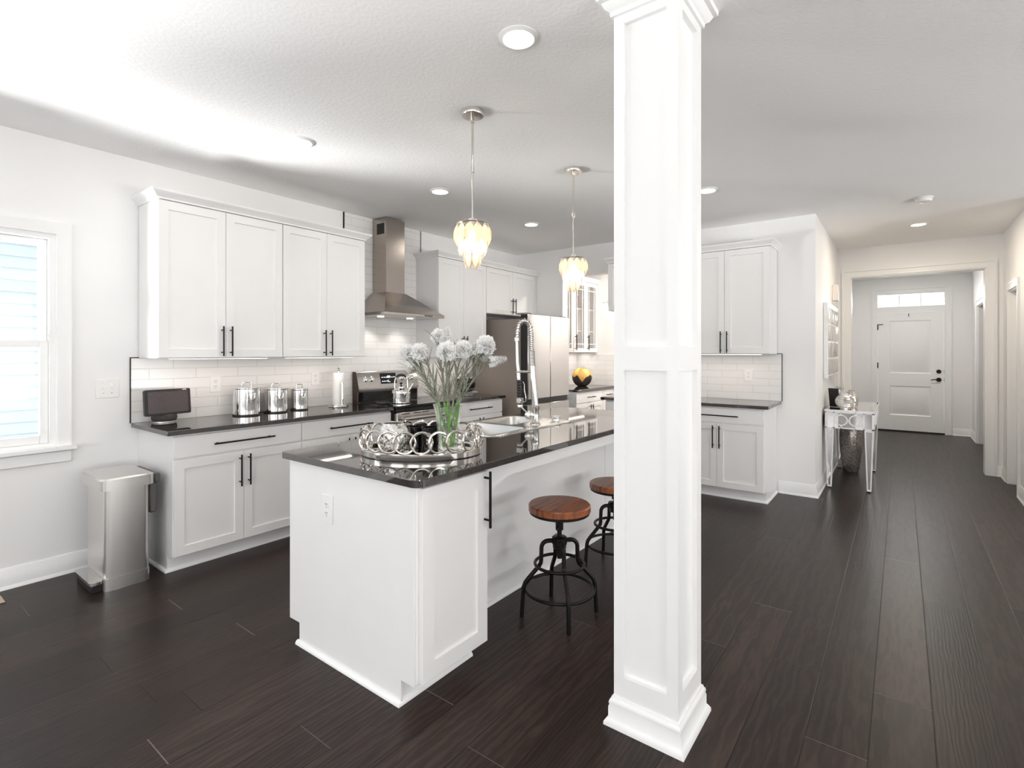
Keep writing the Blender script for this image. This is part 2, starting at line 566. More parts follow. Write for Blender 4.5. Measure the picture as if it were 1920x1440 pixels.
# ------------------------------------------------------------------ mesh helpers
class MB:
    def __init__(self):
        self.bm = bmesh.new()

    def _merge(self, t):
        me = bpy.data.meshes.new('t')
        t.to_mesh(me)
        t.free()
        self.bm.from_mesh(me)
        bpy.data.meshes.remove(me)

    def box(self, x0, x1, y0, y1, z0, z1, bev=0.0, seg=1):
        t = bmesh.new()
        bmesh.ops.create_cube(t, size=1.0)
        for v in t.verts:
            v.co = Vector(((x0 + x1) / 2 + v.co.x * (x1 - x0), (y0 + y1) / 2 + v.co.y * (y1 - y0), (z0 + z1) / 2 + v.co.z * (z1 - z0)))
        if bev:
            bmesh.ops.bevel(t, geom=list(t.edges), offset=bev, segments=seg, affect='EDGES', profile=0.5)
        self._merge(t)
        return self

    def faces(self, verts, faces):
        vs = [self.bm.verts.new(v) for v in verts]
        for f in faces:
            try:
                self.bm.faces.new([vs[i] for i in f])
            except ValueError:
                pass
        return self

    def prism(self, poly, a, b, f):
        """poly: 2D points; f(u,v,w) -> 3D; extrude w from a to b"""
        n = len(poly)
        vs = [f(u, v, a) for u, v in poly] + [f(u, v, b) for u, v in poly]
        fc = [list(range(n))[::-1], list(range(n, 2 * n))] + [[i, (i + 1) % n, n + (i + 1) % n, n + i] for i in range(n)]
        return self.faces(vs, fc)

    def lathe(self, prof, c=(0, 0, 0), seg=32, caps=True, sx=1.0, sy=1.0, rot=0.0):
        rows = []
        for r, z in prof:
            rr = []
            for i in range(seg):
                a = 2 * pi * i / seg
                x, y = r * cos(a) * sx, r * sin(a) * sy
                rr.append(self.bm.verts.new((c[0] + x * cos(rot) - y * sin(rot), c[1] + x * sin(rot) + y * cos(rot), c[2] + z)))
            rows.append(rr)
        for a, b in zip(rows, rows[1:]):
            for i in range(seg):
                self.bm.faces.new([a[i], a[(i + 1) % seg], b[(i + 1) % seg], b[i]])
        if caps:
            if prof[0][0] > 1e-6:
                self.bm.faces.new(rows[0][::-1])
            if prof[-1][0] > 1e-6:
                self.bm.faces.new(rows[-1])
        return self

    def tube(self, pts, r, seg=10, closed=False, caps=True):
        pts = [Vector(p) for p in pts]
        n = len(pts)
        rs = r if isinstance(r, (list, tuple)) else [r] * n
        rows = []
        up = None
        for i, p in enumerate(pts):
            if closed:
                t = (pts[(i + 1) % n] - pts[i - 1]).normalized()
            else:
                t = (pts[min(i + 1, n - 1)] - pts[max(i - 1, 0)]).normalized()
            if up is None:
                up = t.orthogonal().normalized()
            else:
                up = (up - t * up.dot(t))
                up = up.normalized() if up.length > 1e-6 else t.orthogonal().normalized()
            w = t.cross(up)
            rows.append([self.bm.verts.new(p + (up * cos(2 * pi * k / seg) + w * sin(2 * pi * k / seg)) * rs[i]) for k in range(seg)])
        m = n if closed else n - 1
        for i in range(m):
            a, b = rows[i], rows[(i + 1) % n]
            sh = 0
            if closed and i == n - 1:
                best = min(range(seg), key=lambda s: sum((a[k].co - b[(k + s) % seg].co).length for k in range(seg)))
                sh = best
            for k in range(seg):
                self.bm.faces.new([a[k], a[(k + 1) % seg], b[(k + 1 + sh) % seg], b[(k + sh) % seg]])
        if not closed and caps:
            self.bm.faces.new(rows[0][::-1])
            self.bm.faces.new(rows[-1])
        return self

    def cyl(self, p0, p1, r0, r1=None, seg=20):
        return self.tube([p0, p1], [r0, r0 if r1 is None else r1], seg)

    def ring(self, c, R, r, n=None, seg=10, N=40, tilt=None):
        c = Vector(c)
        n = Vector(n or (0, 0, 1)).normalized()
        a = n.orthogonal().normalized()
        b = n.cross(a)
        return self.tube([c + (a * cos(2 * pi * i / N) + b * sin(2 * pi * i / N)) * R for i in range(N)], r, seg, closed=True)

    def sphere(self, c, r, seg=20, sz=1.0):
        prof = [(max(r * sin(pi * i / 12), 1e-5), -r * sz * cos(pi * i / 12)) for i in range(13)]
        return self.lathe(prof, c, seg, caps=False)

    def sweep(self, path, prof, f, closed=False, caps=True):
        """path: 2D points; prof: (offset to the right of travel, height) points; f(u,v,w)->3D; mitred"""
        n = len(path)
        P = [Vector(p) for p in path]
        rows = []
        for i in range(n):
            d0 = (P[i] - P[i - 1]).normalized() if (i > 0 or closed) else None
            d1 = (P[(i + 1) % n] - P[i]).normalized() if (i < n - 1 or closed) else None
            if d0 is None:
                d0 = d1
            if d1 is None:
                d1 = d0
            n0, n1 = Vector((d0.y, -d0.x)), Vector((d1.y, -d1.x))
            mid = (n0 + n1)
            mid = mid / max(1e-6, mid.dot(n0)) if mid.length > 1e-6 else n0
            rows.append([self.bm.verts.new(f(P[i].x + mid.x * o, P[i].y + mid.y * o, h)) for o, h in prof])
        k = len(prof)
        for i in range(n if closed else n - 1):
            a, b = rows[i], rows[(i + 1) % n]
            for j in range(k):
                self.bm.faces.new([a[j], b[j], b[(j + 1) % k], a[(j + 1) % k]])
        if not closed and caps:
            self.bm.faces.new(rows[0])
            self.bm.faces.new(rows[-1][::-1])
        return self

    def build(self, name, mat, parent=None, loc=None, sharp=40, fix=True):
        bmesh.ops.remove_doubles(self.bm, verts=self.bm.verts, dist=1e-6)
        if fix:
            bmesh.ops.recalc_face_normals(self.bm, faces=self.bm.faces)
        me = bpy.data.meshes.new(name)
        self.bm.to_mesh(me)
        self.bm.free()
        for p in me.polygons:
            p.use_smooth = True
        me.set_sharp_from_angle(angle=radians(sharp))
        me.materials.append(M[mat] if isinstance(mat, str) else mat)
        o = bpy.data.objects.new(name, me)
        o.shadow_terminator_geometry_offset = 0.0
        col.objects.link(o)
        if parent:
            o.parent = parent
        if loc:
            o.location = loc
        return o


XYZ = lambda u, v, w: (u, v, w)


def tag(o, label=None, cat=None, group=None, kind=None):
    if label:
        o['label'] = label
    if cat:
        o['category'] = cat
    if group:
        o['group'] = group
    if kind:
        o['kind'] = kind
    return o


def thing(name, label, cat, loc=(0, 0, 0), rz=0.0, group=None, kind=None):
    o = bpy.data.objects.new(name, None)
    o.empty_display_size = 0.1
    o.location = loc
    o.rotation_euler = (0, 0, rz)
    col.objects.link(o)
    return tag(o, label, cat, group, kind)


def struct(o, label=None, cat=None):
    return tag(o, label, cat, None, 'structure')


def copy_tree(o, parent=None, loc=None, rz=None, label=None):
    kids = [c for c in bpy.data.objects if c.parent == o]
    c = o.copy()
    col.objects.link(c)
    if parent:
        c.parent = parent
    if loc is not None:
        c.location = loc
    if rz is not None:
        c.rotation_euler = (0, 0, rz)
    if label:
        c['label'] = label
    for k in kids:
        copy_tree(k, c)
    return c


def shaker(mb, x0, x1, z0, z1, y=-0.02, t=0.02, st=0.058, rec=0.009, flip=False):
    """a shaker door slab: front face at y, going back t"""
    xs = [(x0, z0), (x1, z0), (x1, z1), (x0, z1)]
    i0 = [(x0 + st, z0 + st), (x1 - st, z0 + st), (x1 - st, z1 - st), (x0 + st, z1 - st)]
    b = 0.0025
    i1 = [(x0 + st + b, z0 + st + b), (x1 - st - b, z0 + st + b), (x1 - st - b, z1 - st - b), (x0 + st + b, z1 - st - b)]
    c = 0.0015
    o1 = [(x0 + c, z0 + c), (x1 - c, z0 + c), (x1 - c, z1 - c), (x0 + c, z1 - c)]
    V = [(x, y + c, z) for x, z in xs] + [(x, y, z) for x, z in o1] + [(x, y, z) for x, z in i0] + [(x, y + rec, z) for x, z in i1] + [(x, y + t, z) for x, z in xs]
    F = []
    for r in range(3):
        for i in range(4):
            j = (i + 1) % 4
            F.append([r * 4 + i, r * 4 + j, r * 4 + 4 + j, r * 4 + 4 + i])
    F.append([12, 13, 14, 15])
    for i in range(4):
        j = (i + 1) % 4
        F.append([i, 16 + i, 16 + j, j])
    F.append([19, 18, 17, 16])
    mb.faces(V, F)
    return mb


def bar_pull(parent, cx, cz, ln, vertical, y=-0.02, r=0.0058):
    mb = MB()
    o = 0.034
    if vertical:
        mb.cyl((cx, y - o, cz - ln / 2), (cx, y - o, cz + ln / 2), r, seg=12)
        for s in (-1, 1):
            mb.cyl((cx, y, cz + s * (ln / 2 - 0.028)), (cx, y - o, cz + s * (ln / 2 - 0.028)), r * 0.85, seg=10)
    else:
        mb.cyl((cx - ln / 2, y - o, cz), (cx + ln / 2, y - o, cz), r, seg=12)
        for s in (-1, 1):
            mb.cyl((cx + s * (ln / 2 - 0.028), y, cz), (cx + s * (ln / 2 - 0.028), y - o, cz), r * 0.85, seg=10)
    return mb.build('handle', 'black', parent)


def cab_door(root, x0, x1, z0, z1, hx=None, hz=None, hl=0.215, st=0.058):
    d = shaker(MB(), x0, x1, z0, z1, st=st).build('door', 'cab', root, sharp=25)
    if hx is not None:
        bar_pull(d, hx, hz, hl, True)
    return d


def cab_drawer(root, x0, x1, z0, z1, hl=0.4):
    d = MB().box(x0, x1, -0.02, 0.0, z0, z1, 0.0018).build('drawer', 'cab', root)
    bar_pull(d, (x0 + x1) / 2, (z0 + z1) / 2, hl, False)
    return d


def base_unit(name, label, loc, rz, w, depth, group, ndoors=2, hl=0.4, end_left=False, end_right=False, toe=0.085):
    """local x to the right seen from the front, y into the wall, root at the front left on the floor"""
    r = thing(name, label, 'cabinet', loc, rz, group)
    mb = MB()
    mb.box(0, w, 0, depth, 0.105, 0.883)
    mb.box(0, w, toe, depth, 0.0, 0.105)
    mb.build('body', 'cab', r)
    g = 0.003
    cab_drawer(r, g, w - g, 0.733, 0.868, hl)
    if ndoors == 2:
        cab_door(r, g, w / 2 - 0.0015, 0.115, 0.722, w / 2 - 0.030, 0.595)
        cab_door(r, w / 2 + 0.0015, w - g, 0.115, 0.722, w / 2 + 0.030, 0.595)
    else:
        cab_door(r, g, w - g, 0.115, 0.722, w - 0.035, 0.595)
    sh = MB()
    prof = [(0, 0), (0.016, 0), (0.015, 0.008), (0.009, 0.016), (0, 0.019)]
    pth = []
    if end_left:
        pth.append((-0.0005, depth - 0.003))
        pth.append((-0.0005, toe))
    else:
        pth.append((0.0, toe))
    if end_right:
        pth += [(w + 0.0005, toe), (w + 0.0005, depth - 0.003)]
    else:
        pth.append((w, toe))
    # travel left->right along the front has its right side towards -y, which is the room
    sh.sweep(pth, prof, XYZ).build('shoe_molding', 'trim', r)
    return r


def wall_unit(name, label, loc, rz, w, depth, z0, z1, group, hz=None, hl=0.215, rail=True, two=True):
    r = thing(name, label, 'cabinet', loc, rz, group)
    MB().box(0, w, 0, depth, z0, z1).build('body', 'cab', r)
    g = 0.003
    hz = hz if hz is not None else z0 + 0.125
    if two:
        cab_door(r, g, w / 2 - 0.0015, z0 + 0.004, z1 - 0.004, w / 2 - 0.030, hz, hl)
        cab_door(r, w / 2 + 0.0015, w - g, z0 + 0.004, z1 - 0.004, w / 2 + 0.030, hz, hl)
    else:
        cab_door(r, g, w - g, z0 + 0.004, z1 - 0.004, w - 0.035, hz, hl)
    return r


CROWN = [(0, 0), (0.008, 0), (0.010, 0.012), (0.018, 0.018), (0.024, 0.030), (0.040, 0.042), (0.046, 0.050), (0.046, 0.058), (0, 0.058)]
BASEB = [(0, 0), (0.026, 0), (0.024, 0.012), (0.016, 0.020), (0.014, 0.09), (0.010, 0.10), (0.009, 0.112), (0.004, 0.122), (0, 0.122)]
CASING = [(0, 0), (0, 0.016), (0.010, 0.018), (0.030, 0.014), (0.060, 0.017), (0.068, 0.026), (0.090, 0.026), (0.090, 0)]


# ------------------------------------------------------------------ setting: floor, ceiling, walls
struct(MB().box(-4.1, 13.0, -5.1, W + 0.12, -0.06, 0.0).build('floor', 'floor'))
struct(MB().box(-4.1, 13.0, -5.1, W + 0.12, H, H + 0.06).build('ceiling', 'ceil'))

# left wall with the kitchen window opening
WX0, WX1, WZ0, WZ1 = -0.13, 0.872, 0.815, 2.142
mb = MB()
mb.box(-4.1, -2.6, W, W + 0.12, 0, H)
mb.box(-2.6, -1.2, W, W + 0.12, 0, 0.75)
mb.box(-2.6, -1.2, W, W + 0.12, 2.25, H)
mb.box(-1.2, WX0, W, W + 0.12, 0, H)
mb.box(WX0, WX1, W, W + 0.12, 0, WZ0)
mb.box(WX0, WX1, W, W + 0.12, WZ1, H)
mb.box(WX1, XB + 0.12, W, W + 0.12, 0, H)
struct(mb.build('wall_left', 'wall'))
# wall behind the camera and right wall of the great room, with window openings
mb = MB()
ys = [-5.1, -4.35, -2.45, -1.85, 0.05, 0.65, 2.55, W]
for i in range(len(ys) - 1):
    if i % 2 == 0:
        mb.box(-4.1, -4.0, ys[i], ys[i + 1], 0, H)
    else:
        mb.box(-4.1, -4.0, ys[i], ys[i + 1], 0, 0.5)
        mb.box(-4.1, -4.0, ys[i], ys[i + 1], 2.4, H)
struct(mb.build('wall_back', 'wall'))
mb = MB()
xs = [-4.0, -2.45, -0.75, 0.75, 2.45, 3.35, 5.05, 6.3]
for i in range(len(xs) - 1):
    if i % 2 == 0:
        mb.box(xs[i], xs[i + 1], -5.1, -5.0, 0, H)
    else:
        mb.box(xs[i], xs[i + 1], -5.1, -5.0, 0, 0.5)
        mb.box(xs[i], xs[i + 1], -5.1, -5.0, 2.4, H)
struct(mb.build('wall_right', 'wall'))
struct(MB().box(6.2, 6.3, -5.0, YR - 0.12, 0, H).build('wall_east', 'wall'))

# wall facing the camera at the end of the kitchen, with the pantry opening
OY0, OY1, OZ = 2.70, 3.507, 2.375
mb = MB()
mb.box(XB, XB + 0.12, OY1, W, 0, H)
mb.box(XB, XB + 0.12, OY0, OY1, OZ, H)
mb.box(XB, XB + 0.12, YH, OY0, 0, H)
struct(mb.build('wall_kitchen_end', 'wall'))
# hall left wall
struct(MB().box(XB + 0.12, XC, YH, YH + 0.12, 0, H).build('wall_hall_left', 'wall'))
# wall with the cased opening
CY0, CY1, CZ = -0.775, 0.53, 2.372
mb = MB()
mb.box(XC, XC + 0.16, CY1, 1.6, 0, H)
mb.box(XC, XC + 0.16, CY0, CY1, CZ, H)
mb.box(XC, XC + 0.16, -2.2, CY0, 0, H)
struct(mb.build('wall_hall_end', 'wall'))
# foyer
DY0, DY1, DZ = -0.590, 0.352, 2.118
mb = MB()
mb.box(XD, XD + 0.14, DY1, 1.6, 0, H)
mb.box(XD, XD + 0.14, -2.2, DY0, 0, H)
mb.box(XD, XD + 0.14, DY0, DY1, 2.452, H)
struct(mb.build('wall_foyer_end', 'wall'))
struct(MB().box(XC + 0.16, XD, 0.80, 0.92, 0, H).build('wall_foyer_left', 'wall'))
FX0, FX1 = 9.75, 10.66
mb = MB()
mb.box(XC + 0.16, FX0, -1.06, -0.94, 0, H)
mb.box(FX0, FX1, -1.06, -0.94, 2.12, H)
mb.box(FX1, XD, -1.06, -0.94, 0, H)
struct(mb.build('wall_foyer_right', 'wall'))
struct(MB().box(XC + 0.16, XD, -2.2, -2.1, 0, H).build('wall_study', 'wall'))
# hall right wall with a doorway
RX0, RX1, RZ = 7.02, 7.60, 2.06
mb = MB()
mb.box(6.2, RX0, YR - 0.12, YR, 0, H)
mb.box(RX0, RX1, YR - 0.12, YR, RZ, H)
mb.box(RX1, XC, YR - 0.12, YR, 0, H)
struct(mb.build('wall_hall_right', 'wall'))
# pantry beyond the opening
XP, WP = 6.972, 3.995
struct(MB().box(XB + 0.12, XP + 0.1, WP, WP + 0.1, 0, H).build('wall_pantry_left', 'wall'))
struct(MB().box(XP, XP + 0.1, 1.4, WP, 0, H).build('wall_pantry_end', 'wall'))
struct(MB().box(XB + 0.12, XP, 1.3, 1.4, 0, H).build('wall_pantry_right', 'wall'))

# baseboards (right side of travel faces the room)
def baseboard(name, path):
    return struct(MB().sweep(path, BASEB, XYZ).build(name, 'trim'))


baseboard('baseboard_left', [(-3.99, W), (1.295, W)])
baseboard('baseboard_kitchen_end', [(XB, 0.98), (XB, YH), (XC, YH)])
baseboard('baseboard_hall_end', [(XC, CY0 - 0.088), (XC, YR), (RX1 + 0.07, YR)])
baseboard('baseboard_hall_right', [(RX0 - 0.07, YR), (6.2, YR), (6.2, -4.99)])
baseboard('baseboard_foyer_end', [(XD, DY0 - 0.10), (XD, -0.94), (FX1 + 0.09, -0.94)])
baseboard('baseboard_foyer_left', [(XC + 0.165, 0.80), (XD, 0.80), (XD, DY1 + 0.10)])


def flip_casing(mb, pts, f, prof=CASING):
    mb.sweep(pts, prof, f)


# ---- window_1 in the left wall
win = thing('window_1', 'white double-hung kitchen window at the left edge', 'window', (0, 0, 0), 0, kind='structure')
mb = MB()
mb.sweep([(WX1 + 0.0, WZ0), (WX1 + 0.0, WZ1), (WX0, WZ1), (WX0, WZ0)], [(0, 0), (0, 0.016), (0.012, 0.020), (0.05, 0.017), (0.066, 0.022), (0.074, 0.022), (0.074, 0)],
         lambda u, v, w: (u, W - w, v))
mb.build('casing', 'trim', win)
mb = MB()
mb.box(WX0 - 0.11, WX1 + 0.10, W - 0.045, W + 0.03, WZ0 - 0.032, WZ0, 0.006)
mb.build('sill', 'trim', win)
mb = MB().box(WX0 - 0.075, WX1 + 0.075, W - 0.018, W - 0.001, WZ0 - 0.105, WZ0 - 0.033, 0.004)
mb.build('apron', 'trim', win)
mb = MB()
for (a, b, c, d) in ((WX0, WX0 + 0.03, WZ0, WZ1), (WX1 - 0.03, WX1, WZ0, WZ1), (WX0 + 0.03, WX1 - 0.03, WZ1 - 0.03, WZ1), (WX0 + 0.03, WX1 - 0.03, WZ0, WZ0 + 0.02)):
    mb.box(a, b, W + 0.001, W + 0.115, c, d)
mb.build('frame', 'trim', win)


def sash(z0, z1, y, botrail):
    mb = MB()
    a, b = WX0 + 0.03, WX1 - 0.03
    mb.box(a, a + 0.042, y, y + 0.03, z0, z1, 0.003)
    mb.box(b - 0.042, b, y, y + 0.03, z0, z1, 0.003)
    mb.box(a + 0.042, b - 0.042, y, y + 0.03, z0, z0 + botrail, 0.003)
    mb.box(a + 0.042, b - 0.042, y, y + 0.03, z1 - 0.042, z1, 0.003)
    s = mb.build('sash', 'trim', win)
    MB().box(a + 0.04, b - 0.04, y + 0.013, y + 0.017, z0 + 0.03, z1 - 0.03).build('glass', 'pane', s)
    return s


sash(1.44, WZ1 - 0.03, W + 0.062, 0.04)
s = sash(WZ0 + 0.02, 1.475, W + 0.026, 0.05)
MB().box(0.33, 0.42, W + 0.012, W + 0.03, 1.476, 1.49, 0.003).build('latch', 'trim', s)

# neighbouring house seen through the window: lap siding
mb = MB()
hy = W + 2.6
k = 0
z = -1.0
while z < 6.0:
    mb.faces([(-6, hy, z), (6, hy, z), (6, hy + 0.017, z + 0.115), (-6, hy + 0.017, z + 0.115), (-6, hy + 0.016, z), (6, hy + 0.016, z)],
             [[0, 1, 2, 3], [4, 5, 1, 0]])
    z += 0.115
mb.box(-6, 6, hy + 0.02, hy + 0.2, -1, 6.0)
tag(mb.build('neighbor_house', 'siding', fix=False), 'pale blue lap-sided neighboring house wall outside the window', 'house')
struct(tag(MB().box(-8, 8, W + 0.12, hy + 3, -0.6, -0.5).build('ground', 'wall'), kind='structure'))

# ------------------------------------------------------------------ column
cx0, cx1, cy0, cy1 = 1.795, 2.057, 0.625, 0.869
colm = thing('column', 'white square paneled column standing between kitchen and hall', 'column', (0, 0, 0), kind='structure')
mb = MB()
t = 0.019
mb.box(cx0 + t, cx1 - t, cy0 + t, cy1 - t, 0.0, H - 0.001)
mb.build('shaft', 'trim', colm)
for side in range(4):
    mb = MB()
    L = (cy1 - cy0) if side in (0, 2) else (cx1 - cx0)
    st = 0.041

    def F(u, w, z, side=side, L=L):
        if side == 0:
            return (cx0 + w, cy1 - u, z)
        if side == 1:
            return (cx0 + u, cy0 + w, z)
        if side == 2:
            return (cx1 - w, cy0 + u, z)
        return (cx1 - u, cy1 - w, z)

    def bx(u0, u1, z0, z1):
        v = [F(u, w, zz) for zz in (z0, z1) for (u, w) in ((u0, 0), (u1, 0), (u1, t), (u0, t))]
        mb.faces(v, [[0, 1, 2, 3], [7, 6, 5, 4], [0, 4, 5, 1], [1, 5, 6, 2], [2, 6, 7, 3], [3, 7, 4, 0]])
    e = 0.0 if side in (0, 2) else 0.0195
    bx(e, st + (0.0 if side in (0, 2) else 0.008), 0.0, H - 0.001)
    bx(L - st - (0.0 if side in (0, 2) else 0.008), L - e, 0.0, H - 0.001)
    rl = st if side in (0, 2) else st + 0.008
    bx(rl, L - rl, 0.0, 0.185)
    bx(rl, L - rl, 1.335, 1.422)
    bx(rl, L - rl, 2.63, H - 0.001)
    mb.build('panel_frame', 'trim', colm)
rect = [(cx0, cy0), (cx0, cy1), (cx1, cy1), (cx1, cy0)]
# travel so that the right side faces outward (counter-clockwise from above has right side outward)
rect_ccw = [(cx0, cy0), (cx1, cy0), (cx1, cy1), (cx0, cy1)]
mb = MB().sweep(rect_ccw, [(0, 0), (0.030, 0), (0.029, 0.012), (0.021, 0.024), (0.016, 0.030), (0.016, 0.066), (0.013, 0.074), (0.015, 0.082), (0.012, 0.092), (0.008, 0.096), (0.006, 0.104), (0, 0.106)],
                XYZ, closed=True)
mb.build('base_molding', 'trim', colm)
mb = MB().sweep(rect_ccw, [(0, H - 0.075), (0.010, H - 0.073), (0.012, H - 0.055), (0.026, H - 0.046), (0.036, H - 0.026), (0.050, H - 0.02), (0.052, H - 0.001), (0, H - 0.001)], XYZ, closed=True)
mb.build('capital', 'trim', colm)

# ------------------------------------------------------------------ left-wall kitchen run
EPS = 0.002
CF = 3.655          # carcass front of base units
TD = W - EPS - CF
XS = [1.312, 2.176, 3.040]
base_unit('base_cabinet', 'white base cabinet beside the steel trash can, first under the long counter', (XS[0], CF, 0), 0, XS[1] - XS[0], TD, 'base cabinets on the left wall', hl=0.41, end_left=True)
base_unit('base_cabinet', 'white base cabinet with drawer directly left of the range', (XS[1], CF, 0), 0, XS[2] - XS[1] - 0.002, TD, 'base cabinets on the left wall', hl=0.41)
base_unit('base_cabinet', 'white base cabinet with drawer between range and refrigerator', (3.845, CF, 0), 0, 0.80, TD, 'base cabinets on the left wall', hl=0.36)


def counter(name, label, boxes, poly=None):
    mb = MB()
    for b in boxes:
        mb.box(*b, 0.884, 0.914, 0.003)
    return tag(mb.build(name, 'granite'), label, 'countertop')


counter('countertop', 'long black granite countertop holding the canisters, left of the range', [(1.268, 3.046, 3.608, W - EPS)])
counter('countertop', 'short black granite countertop between range and refrigerator', [(3.838, 4.672, 3.608, W - EPS)])

# tile backsplashes
mb = MB()
mb.box(1.266, 4.80, W - 0.009, W - 0.0015, 0.9145, 1.362)
mb.box(2.972, 3.944, W - 0.009, W - 0.0015, 1.362, H - 0.002)
bs = struct(mb.build('trim_1', 'tile_x'), 'white subway tile backsplash on the left wall', 'backsplash')
mb = MB()
mb.box(1.2605, 1.2655, W - 0.012, W - 0.001, 0.9145, 1.368)
mb.box(1.2655, 1.40, W - 0.012, W - 0.001, 1.3625, 1.368)
mb.box(2.962, 2.9715, W - 0.012, W - 0.001, 2.42, H - 0.002)
mb.box(3.9445, 3.952, W - 0.012, W - 0.001, 2.42, H - 0.002)
mb.build('edge_strip', 'black', bs)

# upper cabinets
UF = W - 0.33
UD = 0.33 - 0.010
g = 'upper cabinets on the left wall'
wall_unit('wall_cabinet', 'white upper cabinet nearest the window, above the smart display', (1.312, UF, 0), 0, 0.857, UD, 1.362, 2.414, g, hz=1.482)
wall_unit('wall_cabinet', 'white upper cabinet with two doors immediately left of the range hood', (2.171, UF, 0), 0, 0.781, UD, 1.362, 2.414, g, hz=1.482)
wall_unit('wall_cabinet', 'white upper cabinet with two tall doors just right of the range hood', (3.884, UF, 0), 0, 0.786, UD, 1.352, 2.414, g, hz=1.475)
wall_unit('wall_cabinet', 'short white upper cabinet above the refrigerator', (4.672, UF, 0), 0, 1.02, UD, 1.865, 2.414, g, hz=1.975, hl=0.19)
MB().box(5.694, XB - EPS, UF, W - EPS - 0.01, 1.865, 2.414).build('filler_panel', 'cab', bpy.data.objects['wall_cabinet.003'], loc=(-4.672, -UF, 0))
# crown moldings: travel so that the right side faces the room (-y): left to right
cr = MB().sweep([(1.312, W - EPS), (1.312, UF - 0.02), (2.952, UF - 0.02), (2.952, W - 0.012)], [(o, h + 2.4145) for o, h in CROWN], XYZ)
cr.box(1.316, 2.948, UF - 0.016, W - 0.012, 2.4145, 2.43)
tag(cr.build('crown_molding', 'trim'), 'white crown molding on top of the cabinets left of the hood', 'molding')
cr = MB().sweep([(3.884, W - 0.012), (3.884, UF - 0.02), (XB - EPS, UF - 0.02)], [(o, h + 2.4145) for o, h in CROWN], XYZ)
cr.box(3.888, XB - EPS, UF - 0.016, W - 0.012, 2.4145, 2.43)
tag(cr.build('crown_molding', 'trim'), 'white crown molding on top of the cabinets right of the hood', 'molding')
# tall panel between the counter and the refrigerator is part of the run: none in the photo

# under-cabinet lights
def strip_light(label, x0, x1, y, z, power, rz=0.0):
    c = ((x0 + x1) / 2, y, z)
    r = thing('under_cabinet_light', label, 'light', c, rz, 'under-cabinet light bars')
    L = x1 - x0
    MB().box(-L / 2, L / 2, -0.02, 0.02, -0.0045, 0.0, 0.001).build('housing', 'plastic', r)
    MB().box(-L / 2 + 0.01, L / 2 - 0.01, -0.012, 0.012, -0.0060, -0.0047).build('diffuser', 'led', r)
    area_light('strip_glow', (0, 0, -0.009), (0, 0, 0), L - 0.04, 0.03, power, (1.0, 0.88, 0.77), r)
    return r


strip_light('slim lit light bar under the cabinet above the smart display', 1.40, 2.08, W - 0.29, 1.3615, 0.95)
strip_light('slim lit light bar under the cabinet left of the hood', 2.22, 2.86, W - 0.29, 1.3615, 0.92)
strip_light('slim lit light bar under the cabinet right of the hood', 3.98, 4.58, W - 0.29, 1.3515, 0.92)

# ------------------------------------------------------------------ range
rg = thing('range', 'stainless electric range with black glass top between the counters', 'range', (3.056, 3.600, 0))
rw, rd = 0.772, 0.625
MB().box(0, rw, 0.03, rd, 0.03, 0.90).box(0.03, rw - 0.03, 0.08, rd - 0.05, 0.0, 0.03).build('body', 'bronze_side', rg)
mb = MB().box(-0.006, rw + 0.006, -0.012, rd - 0.075, 0.899, 0.921, 0.004)
ct = mb.build('cooktop', 'blackgloss', rg)
for (bx_, by_, br_) in ((0.2, 0.16, 0.10), (0.57, 0.16, 0.08), (0.2, 0.42, 0.075), (0.57, 0.42, 0.09)):
    MB().ring((bx_, by_, 0.9212), br_, 0.0007, N=48, seg=6).build('burner_ring', 'nickel', ct)
MB().box(0.004, rw - 0.004, -0.006, 0.029, 0.862, 0.898, 0.003).build('front_trim', 'blackgloss', rg)
MB().box(0.004, rw - 0.004, -0.018, 0.029, 0.24, 0.860, 0.006).build('oven_door', 'steel_h', rg)
od = [o for o in col.objects if o.name.startswith('oven_door')][-1]
MB().box(0.10, rw - 0.10, -0.021, -0.0175, 0.36, 0.74, 0.002).build('window', 'blackgloss', od)
for xx in (0.06, 0.20, 0.30, 0.46, 0.60):
    MB().box(xx, xx + 0.09, -0.0195, -0.0175, 0.842, 0.850).build('vent_slot', 'dark', od)
mb = MB()
mb.tube([(0.05, -0.06, 0.805), (rw - 0.05, -0.06, 0.805)], 0.017, 14)
mb.cyl((0.07, -0.018, 0.805), (0.07, -0.06, 0.805), 0.012).cyl((rw - 0.07, -0.018, 0.805), (rw - 0.07, -0.06, 0.805), 0.012)
mb.build('handle', 'steel_h', od)
MB().box(0.004, rw - 0.004, -0.014, 0.029, 0.05, 0.232, 0.005).build('storage_drawer', 'steel_h', rg)
# backguard
mb = MB()
prof = [(rd, 0.90), (rd, 1.215), (rd - 0.045, 1.215), (rd - 0.055, 1.205), (rd - 0.095, 1.055), (rd - 0.090, 1.028), (rd - 0.075, 1.022), (rd - 0.072, 0.90)]
mb.prism(prof, 0.004, rw - 0.004, lambda u, v, w: (w, u, v))
bgd = mb.build('backguard', 'steel_h', rg)
MB().box(0.01, rw - 0.01, rd - 0.078, rd - 0.0725, 0.9215, 1.020).build('glass_panel', 'blackgloss', bgd)
MB().prism([(q[0] + (0.002 if i in (2, 3, 4, 5, 6, 7) else -0.001), q[1]) for i, q in enumerate(prof)], 0.0, 0.0038, lambda u, v, w: (w, u, v)).build('side_panel', 'bronze_side', bgd)
nrm = Vector((0, -0.150, 0.040)).normalized()


def on_panel(x, s):   # s = 0 (bottom) .. 1 (top) along the slanted face
    return Vector((x, rd - 0.095 + 0.040 * s, 1.055 + 0.150 * s))


